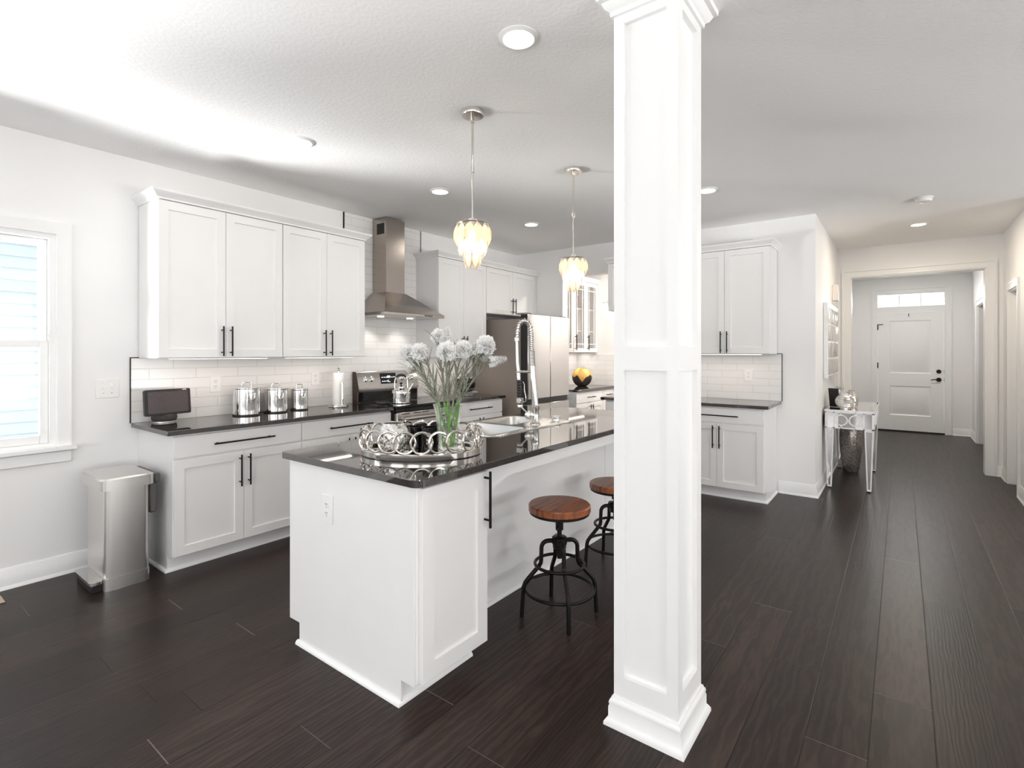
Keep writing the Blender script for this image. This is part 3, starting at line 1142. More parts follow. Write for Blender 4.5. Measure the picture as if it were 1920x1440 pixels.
for xx in (0.095, 0.165, 0.545, 0.610, 0.680):
    p0 = on_panel(xx, 0.55)
    kmb = MB()
    kmb.tube([p0, p0 + nrm * 0.006, p0 + nrm * 0.008, p0 + nrm * 0.024, p0 + nrm * 0.027], [0.026, 0.026, 0.022, 0.020, 0.016], 20)
    side = Vector((1, 0, 0))
    upv = nrm.cross(side)
    kmb.tube([p0 + nrm * 0.028 - upv * 0.02, p0 + nrm * 0.028 + upv * 0.02], 0.005, 8)
    kmb.build('knob', 'chrome', bgd)
dm = MB()
a0, a1, a2, a3 = [on_panel(x, s_) for x, s_ in ((0.275, 0.22), (0.475, 0.22), (0.475, 0.92), (0.275, 0.92))]
o_ = nrm * 0.003
dm.faces([a0, a1, a2, a3, a0 + o_, a1 + o_, a2 + o_, a3 + o_], [[3, 2, 1, 0], [4, 5, 6, 7], [0, 1, 5, 4], [1, 2, 6, 5], [2, 3, 7, 6], [3, 0, 4, 7]])
dp = dm.build('display', 'blackgloss', bgd)


def mark(mb, x0, x1, s0, s1):
    q = [on_panel(x, s_) + nrm * 0.0036 for x, s_ in ((x0, s0), (x1, s0), (x1, s1), (x0, s1))]
    mb.faces(q, [[0, 1, 2, 3]])


def glyph(*q):
    g_ = MB()
    mark(g_, *q)
    g_.build('display_mark', 'display', dp)


for k in range(3):
    for s_ in (0.62, 0.36):
        glyph(0.290 + k * 0.026, 0.290 + k * 0.026 + 0.017, s_, s_ + 0.045)
        if s_ == 0.62:
            glyph(0.410 + k * 0.021, 0.410 + k * 0.021 + 0.013, s_, s_ + 0.045)
glyph(0.365, 0.372, 0.36, 0.46)
glyph(0.365, 0.392, 0.32, 0.35)
for k in range(4):     # clock digits
    glyph(0.362 + k * 0.010, 0.369 + k * 0.010, 0.60, 0.74)


# kettle
kt = thing('kettle', 'polished steel tea kettle with arched black grip on the range', 'kettle', (3.285, 3.79, 0.9225), radians(-20))
mb = MB().lathe([(0.080, 0), (0.085, 0.004), (0.085, 0.052), (0.087, 0.054), (0.085, 0.056), (0.085, 0.094), (0.087, 0.096), (0.085, 0.098), (0.084, 0.112), (0.074, 0.128), (0.050, 0.142), (0.036, 0.148), (0.036, 0.150)], seg=36)
mb.build('body', 'chrome', kt)
ld = MB().lathe([(0.040, 0.1505), (0.040, 0.154), (0.028, 0.163), (0.010, 0.170), (0.006, 0.176)], seg=28).build('lid', 'chrome', kt)
MB().lathe([(0.004, 0.176), (0.012, 0.181), (0.013, 0.188), (0.007, 0.195), (0.0001, 0.196)], seg=18).build('knob', 'black', ld)
mb = MB().tube([(0.062, 0, 0.112), (0.085, 0, 0.135), (0.105, 0, 0.165), (0.122, 0, 0.178)], [0.020, 0.016, 0.012, 0.010], 14)
mb.build('spout', 'chrome', kt)
hp = [(-0.055 * 1.15, 0, 0.138)] + [(0.062 * cos(a), 0, 0.205 + 0.062 * sin(a)) for a in [pi - i * pi / 12 for i in range(13)]] + [(0.055 * 1.15, 0, 0.138)]
hd = MB().tube(hp, 0.0045, 10).build('handle', 'chrome', kt)
MB().tube([(0.062 * cos(a) * 1.0, 0, 0.205 + 0.062 * sin(a)) for a in [radians(140) - i * radians(100) / 8 for i in range(9)]], [0.008] + [0.011] * 7 + [0.008], 12).build('grip', 'blacksatin', hd)

# ------------------------------------------------------------------ hood
hd = thing('range_hood', 'stainless chimney range hood with pyramid canopy over the range', 'range hood', (0, 0, 0))
hx0, hx1, hyf = 3.045, 3.812, 3.735
kx0, kx1, kyf = 3.300, 3.535, 4.025
wb = W - 0.011
z0_, z1_, z2_ = 1.748, 1.775, 1.992
mb = MB()
V = [(hx0, wb, z1_), (hx0, hyf, z1_), (hx1, hyf, z1_), (hx1, wb, z1_), (kx0 - 0.012, wb, z2_), (kx0 - 0.012, kyf - 0.012, z2_), (kx1 + 0.012, kyf - 0.012, z2_), (kx1 + 0.012, wb, z2_)]
mb.faces(V, [[0, 1, 5, 4], [1, 2, 6, 5], [2, 3, 7, 6], [4, 5, 6, 7], [3, 0, 4, 7]])
mb.build('canopy', 'hood', hd)
lip = MB().box(hx0, hx1, hyf, wb, z0_, z1_ - 0.0005, 0.002).build('lip', 'hoodlip', hd)
mb = MB()
for k in range(5):
    mb.cyl((3.545 + k * 0.022, hyf + 0.001, 1.762), (3.545 + k * 0.022, hyf - 0.004, 1.762), 0.006, seg=12)
mb.build('button', 'dark', lip)
ch = MB().box(kx0, kx1, kyf, wb, z2_ + 0.0005, 2.725, 0.001)
ch.build('chimney', 'hood', hd)
chm = [o for o in col.objects if o.name.startswith('chimney')][-1]
mb = MB()
for k in range(4):
    mb.box(kx0 - 0.003, kx0 - 0.0005, kyf + 0.035, kyf + 0.135, 2.575 + k * 0.026, 2.592 + k * 0.026)
mb.box(kx0 - 0.0022, kx0 - 0.0004, kyf + 0.03, kyf + 0.14, 2.570, 2.675)
mb.build('vent_grille', 'dark', chm)
for xx in (3.23, 3.60):
    l = MB().cyl((xx, 4.02, z0_ - 0.0035), (xx, 4.02, z0_ - 0.0005), 0.032, seg=24).build('lamp', 'lens', hd)
    d = bpy.data.lights.new('hood_spot', 'SPOT')
    d.energy = 3.5
    d.spot_size = radians(95)
    d.spot_blend = 0.7
    d.color = (1, 0.95, 0.88)
    d.shadow_soft_size = 0.03
    o = bpy.data.objects.new('hood_spot', d)
    o.location = (xx, 4.02, z0_ - 0.02)
    o.rotation_euler = (radians(20), 0, 0)
    col.objects.link(o)
    o.parent = hd

# ------------------------------------------------------------------ refrigerator
fr = thing('refrigerator', 'stainless four-door refrigerator with dark sides against the kitchen corner', 'refrigerator', (4.808, 3.385, 0))
fw = 0.905
MB().box(0.006, fw - 0.006, 0.115, 0.845, 0.04, 1.79).box(0.05, fw - 0.05, 0.16, 0.80, 0.0, 0.04).build('body', 'fridgeside', fr)
md = 0.468
for (a, b_, z0_f, z1_f) in ((0, md - 0.003, 0.862, 1.842), (md + 0.003, fw, 0.862, 1.842), (0, md - 0.003, 0.05, 0.800), (md + 0.003, fw, 0.05, 0.800)):
    d = MB().box(a, b_, 0.006, 0.085, z0_f, z1_f, 0.004).build('door', 'fridge', fr)
    if a == 0:
        MB().box(-0.0022, -0.0002, 0.016, 0.108, z0_f + 0.004, z1_f - 0.004).build('door_edge', 'dark', d)
MB().box(0.004, fw - 0.004, 0.03, 0.112, 0.802, 0.860).build('handle_recess', 'blacksatin', fr)
MB().box(0.01, fw - 0.01, 0.086, 0.114, 0.06, 1.835).build('gasket', 'dark', fr)
for xx in (0.02, fw - 0.12):
    MB().box(xx, xx + 0.10, 0.04, 0.20, 1.7925 if False else 1.8435, 1.858, 0.003).build('hinge_cover', 'fridgeside', fr)

# black vase on a dish on the short counter
bw = thing('serving_dish', 'ivory serving dish with a dark rim line beside the refrigerator', 'dish', (4.35, 3.93, 0.9145))
MB().lathe([(0.06, 0), (0.075, 0.004), (0.085, 0.020), (0.135, 0.034), (0.140, 0.040), (0.135, 0.044), (0.08, 0.040), (0.0001, 0.038)], seg=40).build('dish', 'ivorydish', bw)
MB().ring((0, 0, 0.0405), 0.1395, 0.0022, N=48).build('rim_line', 'blacksatin', bw)
tag(MB().lathe([(0.045, 0), (0.070, 0.008), (0.098, 0.035), (0.112, 0.075), (0.112, 0.105), (0.104, 0.140), (0.098, 0.150), (0.094, 0.148), (0.104, 0.105), (0.100, 0.06), (0.0001, 0.02)], seg=40).build('bowl', 'blackgloss', None, loc=(4.35, 3.93, 0.9545)),
    'deep glossy black bowl sitting on the ivory dish behind the flowers', 'bowl')

# ------------------------------------------------------------------ things on the long counter
# smart display
sd = thing('smart_display', 'dark smart display with swivel base at the left end of the counter', 'smart display', (1.432, 4.135, 0.9145), radians(8))
MB().lathe([(0.062, 0), (0.068, 0.003), (0.068, 0.008), (0.074, 0.014), (0.078, 0.030), (0.076, 0.048), (0.062, 0.058), (0.0001, 0.060)], seg=40).build('base', 'charcoal', sd)
MB().lathe([(0.0685, 0.0), (0.0695, 0.004), (0.0685, 0.008)], seg=40, caps=False).build('foot_ring', 'steel_h', sd)
tl = radians(4)


def RX(y, z):
    return (-0.055 + y * cos(tl) + z * sin(tl) * 1, 0.055 + z * cos(tl))


mb = MB()
t_ = bmesh.new()
bmesh.ops.create_cube(t_, size=1)
for v in t_.verts:
    v.co = Vector((v.co.x * 0.300, v.co.y * 0.022, v.co.z * 0.178 + 0.094))
bmesh.ops.bevel(t_, geom=[e for e in t_.edges if abs(e.verts[0].co.y - e.verts[1].co.y) > 0.01], offset=0.012, segments=4, affect='EDGES', profile=0.5)
mb._merge(t_)
hs = mb.build('screen_housing', 'blacksatin', sd)
hs.location = (0, -0.052, 0.048)
hs.rotation_euler = (radians(-5), 0, 0)
mb = MB().box(-0.132, 0.132, -0.0135, -0.0112, 0.020, 0.168)
mb.build('screen', 'screen', hs)
mb = MB().cyl((0.10, -0.0112, 0.176), (0.10, -0.0130, 0.176), 0.0035, seg=12).box(0.106, 0.122, -0.0128, -0.0112, 0.1735, 0.1785)
mb.build('camera_shutter', 'white_ink', hs)


def canister(x, y, r, h, label):
    c = thing('canister', label, 'canister', (x, y, 0.9145), radians(-8), 'steel canisters on the long counter')
    MB().lathe([(r * 1.03, 0), (r * 1.03, 0.006), (r * 0.98, 0.008)], seg=36).build('base', 'blacksatin', c)
    MB().lathe([(r * 0.98, 0.0085), (r, 0.011), (r, h - 0.003), (r * 1.02, h)], seg=48).build('body', 'canister', c, sharp=18)
    l = MB().lathe([(r * 1.03, h + 0.0005), (r * 1.04, h + 0.004), (r * 1.03, h + 0.010), (r * 0.90, h + 0.015), (0.0001, h + 0.017)], seg=40).build('lid', 'chrome', c)
    hw, hh = r * 0.36, 0.030
    MB().tube([(-hw, 0, h + 0.013), (-hw, 0, h + 0.016 + hh * 0.7), (-hw * 0.8, 0, h + 0.016 + hh), (hw * 0.8, 0, h + 0.016 + hh), (hw, 0, h + 0.016 + hh * 0.7), (hw, 0, h + 0.013)], 0.0035, 8).build('handle', 'chrome', l)
    # label plate with a little ring on the front
    q = MB()
    for s in (-1, 1):
        q.tube([(s * r * 0.35, -r * 0.98, h * 0.86), (s * r * 0.30, -r * 1.02, h * 0.66), (0, -r * 1.06, h * 0.58)], 0.0028, 8)
    q.tube([(-r * 0.35, -r * 0.98, h * 0.86), (r * 0.35, -r * 0.98, h * 0.86)], 0.003, 8)
    q.build('clasp', 'chrome', c)
    return c


canister(1.979, 4.085, 0.097, 0.206, 'largest polished steel canister, nearest the smart display')
canister(2.222, 4.098, 0.089, 0.186, 'middle-sized polished steel canister standing between two others')
canister(2.434, 4.105, 0.070, 0.170, 'smallest polished steel canister, closest to the paper towel')

pt = thing('paper_towel_holder', 'chrome paper towel holder with a slim side arm near the range', 'paper towel holder', (2.778, 4.045, 0.9145))
MB().lathe([(0.084, 0), (0.086, 0.004), (0.084, 0.010), (0.078, 0.013), (0.0001, 0.014)], seg=40).ring((0, 0, 0.016), 0.080, 0.004).build('base', 'chrome', pt)
MB().cyl((0, 0, 0.014), (0, 0, 0.318), 0.006).build('rod', 'chrome', pt)
MB().lathe([(0.006, 0.318), (0.014, 0.324), (0.008, 0.331), (0.013, 0.338), (0.004, 0.348), (0.0001, 0.349)], seg=16).build('finial', 'chrome', pt)
MB().tube([(-0.008, -0.067, 0.013), (-0.008, -0.067, 0.20), (-0.008, -0.064, 0.22), (-0.008, -0.056, 0.222)], [0.012, 0.012, 0.012, 0.006], 12).build('tension_arm', 'chrome', pt)
rp = MB().lathe([(0.0085, 0), (0.050, 0), (0.051, 0.002), (0.051, 0.286), (0.050, 0.288), (0.0085, 0.288)], seg=40, caps=False)
tag(rp.build('paper_towel_roll', 'paper', None, sharp=20, loc=(2.778, 4.045, 0.9305)), 'white paper towel roll on the chrome holder', 'paper towel')


def outlet(label, loc, rz, cat='outlet', kind='duplex', w=0.072, h=0.118):
    """wall plate, local y into the wall, origin at the plate centre on the wall face"""
    r = thing('wall_outlet' if kind == 'duplex' else 'light_switch', label, cat, loc, rz)
    MB().box(-w / 2, w / 2, -0.006, -0.0005, -h / 2, h / 2, 0.002).build('plate', 'plastic', r)
    if kind == 'duplex':
        for s in (-1, 1):
            d = MB().cyl((0, -0.006, s * 0.020), (0, -0.0085, s * 0.020), 0.0165, seg=24).build('receptacle', 'plastic', r)
            q = MB()
            for xx in (-0.006, 0.006):
                q.box(xx - 0.0012, xx + 0.0012, -0.0092, -0.0084, s * 0.020 - 0.001, s * 0.020 + 0.008)
            q.cyl((0, -0.0084, s * 0.020 - 0.009), (0, -0.0092, s * 0.020 - 0.009), 0.0022, seg=10)
            q.build('slot', 'dark', d)
    else:
        for xx in (-0.023, 0.023):
            MB().box(xx - 0.0045, xx + 0.0045, -0.017, -0.006, -0.001, 0.011, 0.001).build('toggle', 'plastic', r)
            MB().cyl((xx, -0.006, 0.03), (xx, -0.0072, 0.03), 0.003, seg=10).cyl((xx, -0.006, -0.03), (xx, -0.0072, -0.03), 0.003, seg=10).build('screw', 'nickel', r)
    return r


outlet('white outlet plate on the tile between smart display and largest canister', (1.812, W - 0.009, 1.158), 0, w=0.082, h=0.125)
outlet('white outlet plate on the tile between smallest canister and paper towel', (2.665, W - 0.009, 1.168), 0, w=0.082, h=0.125)
outlet('white two-toggle switch plate on the wall beside the window', (1.135, W, 1.160), 0, 'light switch', 'switch', w=0.128, h=0.122)

# ------------------------------------------------------------------ trash can
tc_ = thing('trash_can', 'brushed steel rectangular step trash can below the window wall', 'trash can', (1.092, 3.885, 0), 0)


def rrect(x0, x1, y0, y1, r, n=6):
    pts = []
    for (cx_, cy_, a0_) in ((x1 - r, y1 - r, 0), (x0 + r, y1 - r, 90), (x0 + r, y0 + r, 180), (x1 - r, y0 + r, 270)):
        for i in range(n + 1):
            a = radians(a0_ + 90 * i / n)
            pts.append((cx_ + r * cos(a), cy_ + r * sin(a)))
    return pts


MB().prism(rrect(-0.112, 0.118, -0.175, 0.175, 0.035), 0.075, 0.592, XYZ).build('body', 'can_steel', tc_)
MB().prism(rrect(-0.115, 0.121, -0.178, 0.178, 0.036), 0.0, 0.0745, XYZ).build('base_skirt', 'can_steel', tc_)
rim = MB().prism(rrect(-0.135, 0.140, -0.198, 0.198, 0.040), 0.5925, 0.652, XYZ)
rim.build('rim', 'can_steel', tc_)
mb = MB()
pa = rrect(-0.137, 0.132, -0.200, 0.200, 0.042)
pb = rrect(-0.128, 0.124, -0.190, 0.190, 0.036)
n_ = len(pa)
mb.faces([(x, y, 0.6525) for x, y in pa] + [(x, y, 0.662) for x, y in pb], [list(range(n_))[::-1], list(range(n_, 2 * n_))] + [[i, (i + 1) % n_, n_ + (i + 1) % n_, n_ + i] for i in range(n_)])
mb.build('lid', 'can_steel', tc_)
MB().box(0.1185, 0.165, -0.15, 0.15, 0.40, 0.592, 0.012).box(0.1405, 0.175, -0.17, 0.17, 0.592, 0.648, 0.008).build('liner_pocket', 'bin_grey', tc_)
pd = MB().prism(rrect(-0.178, -0.1155, -0.165, 0.165, 0.022), 0.052, 0.068, XYZ)
pd.build('pedal', 'chrome', tc_)
MB().box(-0.165, -0.116, -0.14, 0.14, 0.0, 0.0515, 0.003).build('pedal_base', 'blacksatin', tc_)

# floor vent
fv = thing('floor_vent', 'tan metal floor register at the left edge below the window', 'floor vent', (0.455, 4.07, 0.0005))
MB().box(-0.152, 0.152, -0.06, 0.06, 0, 0.006, 0.002).build('frame', 'vent', fv)
mb = MB()
for k in range(12):
    mb.box(-0.13 + k * 0.022, -0.12 + k * 0.022, -0.04, 0.04, 0.0062, 0.0072)
mb.build('slats', 'vent', fv)

# ------------------------------------------------------------------ kitchen end wall run (faces -x)
RZB = -pi / 2
bxf = 5.165            # carcass front x
gB = 'base cabinets on the end wall'
base_unit('base_cabinet', 'white base cabinet at the hall end of the far wall, behind the column', (bxf, 1.832, 0), RZB, 0.830, XB - EPS - bxf, gB, hl=0.40, end_right=True)
base_unit('base_cabinet', 'white base cabinet with its end showing left of the column, by the pantry opening', (bxf, 2.595, 0), RZB, 0.762, XB - EPS - bxf, gB, hl=0.36, end_left=True)
counter('countertop', 'black granite countertop on the far wall behind the column', [(5.118, XB - EPS, 0.958, 2.640)])
mb = MB().box(XB - 0.009, XB - 0.0015, 0.955, 2.665, 0.9145, 1.385)
bs2 = struct(mb.build('trim_2', 'tile_y'), 'white subway tile backsplash on the far wall', 'backsplash')
mb = MB().box(XB - 0.012, XB - 0.001, 0.9495, 0.9545, 0.9145, 1.391)
mb.box(XB - 0.012, XB - 0.001, 0.9545, 1.05, 1.3855, 1.391)
mb.build('edge_strip', 'black', bs2)
uxf = 5.418
gU = 'upper cabinets on the end wall'
wall_unit('wall_cabinet', 'white upper cabinet at the hall end of the far wall, right of the column', (uxf, 1.829, 0), RZB, 0.832, XB - 0.010 - uxf, 1.386, 2.420, gU, hz=1.504)
wall_unit('wall_cabinet', 'short white upper cabinet just left of the column, by the pantry opening', (uxf, 2.690, 0), RZB, 0.858, XB - 0.010 - uxf, 1.875, 2.420, gU, hz=1.985, hl=0.19)
cr = MB().sweep([(XB - EPS, 2.690), (uxf - 0.02, 2.690), (uxf - 0.02, 0.997), (XB - EPS, 0.997)], [(o, h + 2.4205) for o, h in CROWN], XYZ)
cr.box(uxf - 0.016, XB - 0.012, 1.0, 2.686, 2.4205, 2.436)
tag(cr.build('crown_molding', 'trim'), 'white crown molding on top of the far wall cabinets', 'molding')
r = thing('under_cabinet_light', 'slim lit light bar under the far wall cabinet right of the column', 'light', (XB - 0.285, 1.41, 1.3855), RZB, 'under-cabinet light bars')
MB().box(-0.33, 0.33, -0.02, 0.02, -0.0045, 0.0, 0.001).build('housing', 'plastic', r)
MB().box(-0.32, 0.32, -0.012, 0.012, -0.0060, -0.0047).build('diffuser', 'led', r)
area_light('strip_glow', (0, 0, -0.009), (0, 0, 0), 0.62, 0.03, 0.92, (1.0, 0.88, 0.77), r)
outlet('white outlet plate on the far wall tile right of the column', (XB - 0.009, 1.262, 1.168), RZB, w=0.082, h=0.125)
tag(MB().box(5.47, 5.70, 1.16, 1.40, 2.4365, 2.515, 0.01).build('storage_box', 'plastic'), 'white box on top of the far wall cabinet near the hall', 'box')

# ------------------------------------------------------------------ pantry
pf = 3.395
gp = 'base cabinets in the pantry'
base_unit('base_cabinet', 'white pantry base cabinet under the gold and black vase', (XB + 0.125, pf, 0), 0, 0.745, WP - EPS - pf, gp, hl=0.20)
base_unit('base_cabinet', 'white pantry base cabinet at the back corner, right of the vase cabinet', (XB + 0.872, pf, 0), 0, 0.345, WP - EPS - pf, gp, ndoors=1, hl=0.16)
counter('countertop', 'black granite pantry countertop seen through the opening', [(XB + 0.123, XP - EPS, 3.352, WP - EPS)])
mb = MB().box(XB + 0.123, XP - 0.001, WP - 0.008, WP - 0.001, 0.9145, 1.40)
struct(mb.build('trim_3', 'tile_x'), 'white subway tile on the pantry side wall', 'backsplash')
mb = MB().box(XP - 0.008, XP - 0.001, 2.2, WP - 0.009, 0.9145, 1.375)
struct(mb.build('trim_4', 'tile_y'), 'white subway tile on the pantry end wall', 'backsplash')
upf = 3.66


def glass_unit(x0, x1, label, doors):
    r = thing('glass_cabinet', label, 'cabinet', (0, 0, 0), 0, 'glass-front pantry cabinets')
    z0c, z1c = 1.402, 2.42
    mb = MB()
    tt = 0.018
    mb.box(x0, x1, upf, WP - EPS, z0c, z0c + tt).box(x0, x1, upf, WP - EPS, z1c - tt, z1c)
    mb.box(x0, x0 + tt, upf, WP - EPS, z0c + tt, z1c - tt).box(x1 - tt, x1, upf, WP - EPS, z0c + tt, z1c - tt)
    mb.box(x0 + tt, x1 - tt, WP - 0.02, WP - EPS, z0c + tt, z1c - tt)
    mb.build('body', 'cab', r)
    mb = MB()
    for zz in (1.70, 2.02):
        mb.box(x0 + tt, x1 - tt, upf + 0.03, WP - 0.02, zz, zz + 0.018)
    mb.build('shelf', 'cab', r)
    for (a, b_, hs_) in doors:
        mb = MB()
        st = 0.055
        yf, yb = upf - 0.021, upf - 0.001
        zz0, zz1 = z0c + 0.004, z1c - 0.004
        mb.box(a, a + st, yf, yb, zz0, zz1, 0.001).box(b_ - st, b_, yf, yb, zz0, zz1, 0.001)
        mb.box(a + st, b_ - st, yf, yb, zz0, zz0 + st, 0.001).box(a + st, b_ - st, yf, yb, zz1 - st, zz1, 0.001)
        for f_ in (0.18, 0.82):
            xx = a + st + (b_ - a - 2 * st) * f_
            mb.box(xx - 0.006, xx + 0.006, yf + 0.004, yb - 0.004, zz0 + st, zz1 - st)
        for zz in (zz0 + st + 0.062, zz1 - st - 0.062):
            mb.box(a + st, b_ - st, yf + 0.004, yb - 0.004, zz - 0.006, zz + 0.006)
        d = mb.build('door', 'cab', r, fix=False)
        MB().box(a + st - 0.004, b_ - st + 0.004, yf + 0.009, yf + 0.012, zz0 + st - 0.004, zz1 - st + 0.004).build('glass', 'cabglass', d)
        hx_ = a + 0.03 if hs_ < 0 else b_ - 0.03
        h = MB()
        h.cyl((hx_, yf - 0.032, 1.432), (hx_, yf - 0.032, 1.652), 0.006, seg=12)
        for zz in (1.46, 1.624):
            h.cyl((hx_, yf, zz), (hx_, yf - 0.032, zz), 0.005, seg=10)
        h.build('handle', 'black', d)
    return r


glass_unit(5.885, 6.255, 'glass-front pantry cabinet mostly hidden behind the opening edge', [(5.888, 6.252, -1)])
glass_unit(6.258, XP - 0.004, 'glass-front pantry cabinet with two doors above the vase', [(6.261, 6.609, -1), (6.613, XP - 0.012, -1)])
cr = MB().sweep([(XB + 0.123, upf - 0.02), (XP - EPS, upf - 0.02)], [(o, h + 2.4205) for o, h in CROWN], XYZ)
tag(cr.build('crown_molding', 'trim'), 'white crown molding on top of the glass pantry cabinets', 'molding')
for (x_, z_, sx_, sz_, mt, nm, lb, ct_) in ((6.32, 1.7185, 0.07, 0.16, 'crimson', 'book', 'dark red book on the lower glass cabinet shelf', 'book'),
                                           (6.70, 2.0385, 0.06, 0.20, 'crimson', 'book', 'dark red book on the upper glass cabinet shelf', 'book'),
                                           (6.78, 2.0385, 0.09, 0.17, 'ebony', 'canister', 'dark canister beside the red book in the glass cabinet', 'canister')):
    if nm == 'book':
        r = thing(nm, lb, ct_, (x_, 3.80, z_))
        MB().box(0, sx_, 0, 0.11, 0, sz_, 0.002).build('cover', mt, r)
        MB().box(0.006, sx_ - 0.006, 0.004, 0.1105, sz_ - 0.001, sz_ + 0.001).build('pages', 'paper', r)
    else:
        r = thing(nm, lb, ct_, (x_ + 0.05, 3.80, z_))
        MB().lathe([(0.04, 0), (0.045, 0.01), (0.045, 0.13), (0.04, 0.14)], seg=24).build('body', mt, r)
        MB().lathe([(0.043, 0.1405), (0.043, 0.16), (0.0001, 0.17)], seg=24).build('lid', mt, r)
area_light('pantry_glow', (6.45, 3.84, 1.39), (0, 0, 0), 0.9, 0.05, 1.6, (1.0, 0.93, 0.86))

# gold and black vase
vs = thing('round_vase', 'flattened round black vase with dripping gold top on the pantry counter', 'vase', (6.60, 3.70, 0.9145), radians(-61))
mb = MB()
R = 0.142
seg, rows = 48, 28
NV = lambda th, ph: (R * sin(ph) * cos(th), R * 0.55 * sin(ph) * sin(th), R * 0.985 - R * cos(ph))
# lower glazed body
zc0 = 0.012
prof = []
for i in range(rows + 1):
    ph = radians(24) + (radians(158) - radians(24)) * i / rows
    prof.append((R * sin(ph), R * 0.95 - R * cos(ph) - (R * 0.95 - R * cos(radians(24)))))
MB().lathe(prof, seg=seg, sy=0.55).lathe([(R * 0.36, -0.0005), (R * 0.40, 0.001)], seg=24, sy=0.55).build('body', 'ebony', vs)
# gold drip over the top, a thin shell with a wavy lower edge
mb = MB()
NT, NR = 72, 14
grid = []
zoff = -(R * 0.95 - R * cos(radians(24)))
for i in range(NT):
    th = 2 * pi * i / NT
    drip = 1.0 * max(0, cos(th + pi / 2)) ** 22 + 0.10 * max(0, cos(th * 2 + pi)) ** 3 + 0.42 * max(0, cos(th * 2)) * 0 + 0.12 * cos(5 * th) + 0.10 * cos(8 * th + 1)
    phl = radians(84 - 26 * 0) - drip * 0.55 + radians(14)
    phl = min(max(phl, radians(60)), radians(112))
    rw_ = []
    for j in range(NR + 1):
        ph = radians(158) + (phl - radians(158)) * j / NR
        rr = R + (0.0025 if j < NR else 0.0002)
        rw_.append(mb.bm.verts.new((rr * sin(ph) * cos(th), rr * 0.55 * sin(ph) * sin(th) * 1.01, R * 0.95 - rr * cos(ph) + zoff)))
    grid.append(rw_)
for i in range(NT):
    a, b_ = grid[i], grid[(i + 1) % NT]
    for j in range(NR):
        mb.bm.faces.new([a[j], b_[j], b_[j + 1], a[j + 1]])
mb.build('gold_top', 'gold', vs)

# ------------------------------------------------------------------ island
isl = thing('kitchen_island', 'white kitchen island with paneled end door and open seating side', 'kitchen island', (0, 0, 0))
ix0, ix1 = 1.385, 3.93
iyF, iyK, iyB = 1.512, 1.83, 2.402
mb = MB()
# end cabinet block with toe notches on both long sides
mb.box(ix0, 1.80, iyF, iyB, 0.105, 0.883)
mb.box(ix0, 1.80, iyF + 0.085, iyB - 0.085, 0.0, 0.105)
mb.box(1.80, ix1, iyK, iyB, 0.105, 0.735)
mb.box(1.80, 2.30, iyK, iyB, 0.735, 0.883).box(3.19, ix1, iyK, iyB, 0.735, 0.883)
mb.box(2.30, 3.19, iyK, iyK + 0.018, 0.735, 0.883).box(2.30, 3.19, iyB - 0.002, iyB, 0.735, 0.883)
mb.box(1.80, ix1, iyK + 0.001, iyB - 0.085, 0.0, 0.105)
mb.build('body', 'cab', isl)
MB().prism([(iyF + 0.002, 0.100), (iyF + 0.075, 0.100), (iyF + 0.075, 0.0), (iyB - 0.085, 0.0), (iyB - 0.085, 0.100), (iyB, 0.100), (iyB, 0.883), (iyF + 0.002, 0.883)], ix0 - 0.010, ix0 - 0.0005, lambda u, v, w: (w, u, v)).build('end_panel', 'cab', isl)
# paneled door on the end cabinet, facing -y
d = shaker(MB(), ix0 + 0.016, 1.797, 0.103, 0.868, y=iyF - 0.021, t=0.02, st=0.066, rec=0.010).build('door', 'cab', isl, sharp=25)
h = MB()
hx_, hyy = 1.775, iyF - 0.021
h.cyl((hx_, hyy - 0.034, 0.622), (hx_, hyy - 0.034, 0.872), 0.0062, seg=12)
for zz in (0.655, 0.842):
    h.cyl((hx_, hyy, zz), (hx_, hyy - 0.034, zz), 0.0052, seg=10)
h.build('handle', 'black', d)
# seating-side apron with a curved bracket at each end
ap = [(1.802, 0.883), (3.93, 0.883), (3.93, 0.770)]
arc = []
x1a, x0a = 3.93, 1.802
zb, zt = 0.768, 0.812
ap = [(x0a, 0.883), (x1a, 0.883), (x1a, zb), (x1a - 0.03, zb)]
for i in range(9):
    a = i / 8
    ap.append((x1a - 0.03 - 0.16 * a, zb + (zt - zb) * (3 * a * a - 2 * a ** 3)))
for i in range(9):
    a = 1 - i / 8
    ap.append((x0a + 0.03 + 0.16 * a, zb + (zt - zb) * (3 * a * a - 2 * a ** 3)))
ap.append((x0a, zb))
MB().prism(ap, iyF - 0.004, iyF + 0.016, lambda u, v, w: (u, w, v)).build('apron', 'cab', isl)
# knee wall seam panel + far end leg panel
MB().box(3.62, 3.625, iyK - 0.004, iyK - 0.0005, 0.02, 0.882).build('panel_seam', 'cab', isl)
MB().box(3.91, 3.93, iyF + 0.017, iyK - 0.0005, 0.0, 0.882).build('end_leg_panel', 'cab', isl)
sh = [(0, 0), (0.016, 0), (0.015, 0.008), (0.009, 0.016), (0, 0.019)]
q = MB()
q.sweep([(ix0 - 0.0105, iyB - 0.075), (ix0 - 0.0105, iyF + 0.085), (1.80, iyF + 0.085)], sh, XYZ)
q.sweep([(1.802, iyK), (3.908, iyK)], sh, XYZ)
q.build('shoe_molding', 'trim', isl)
outlet('white outlet plate on the end of the island', (ix0 - 0.010, 2.083, 0.690), -pi / 2, w=0.082, h=0.128)

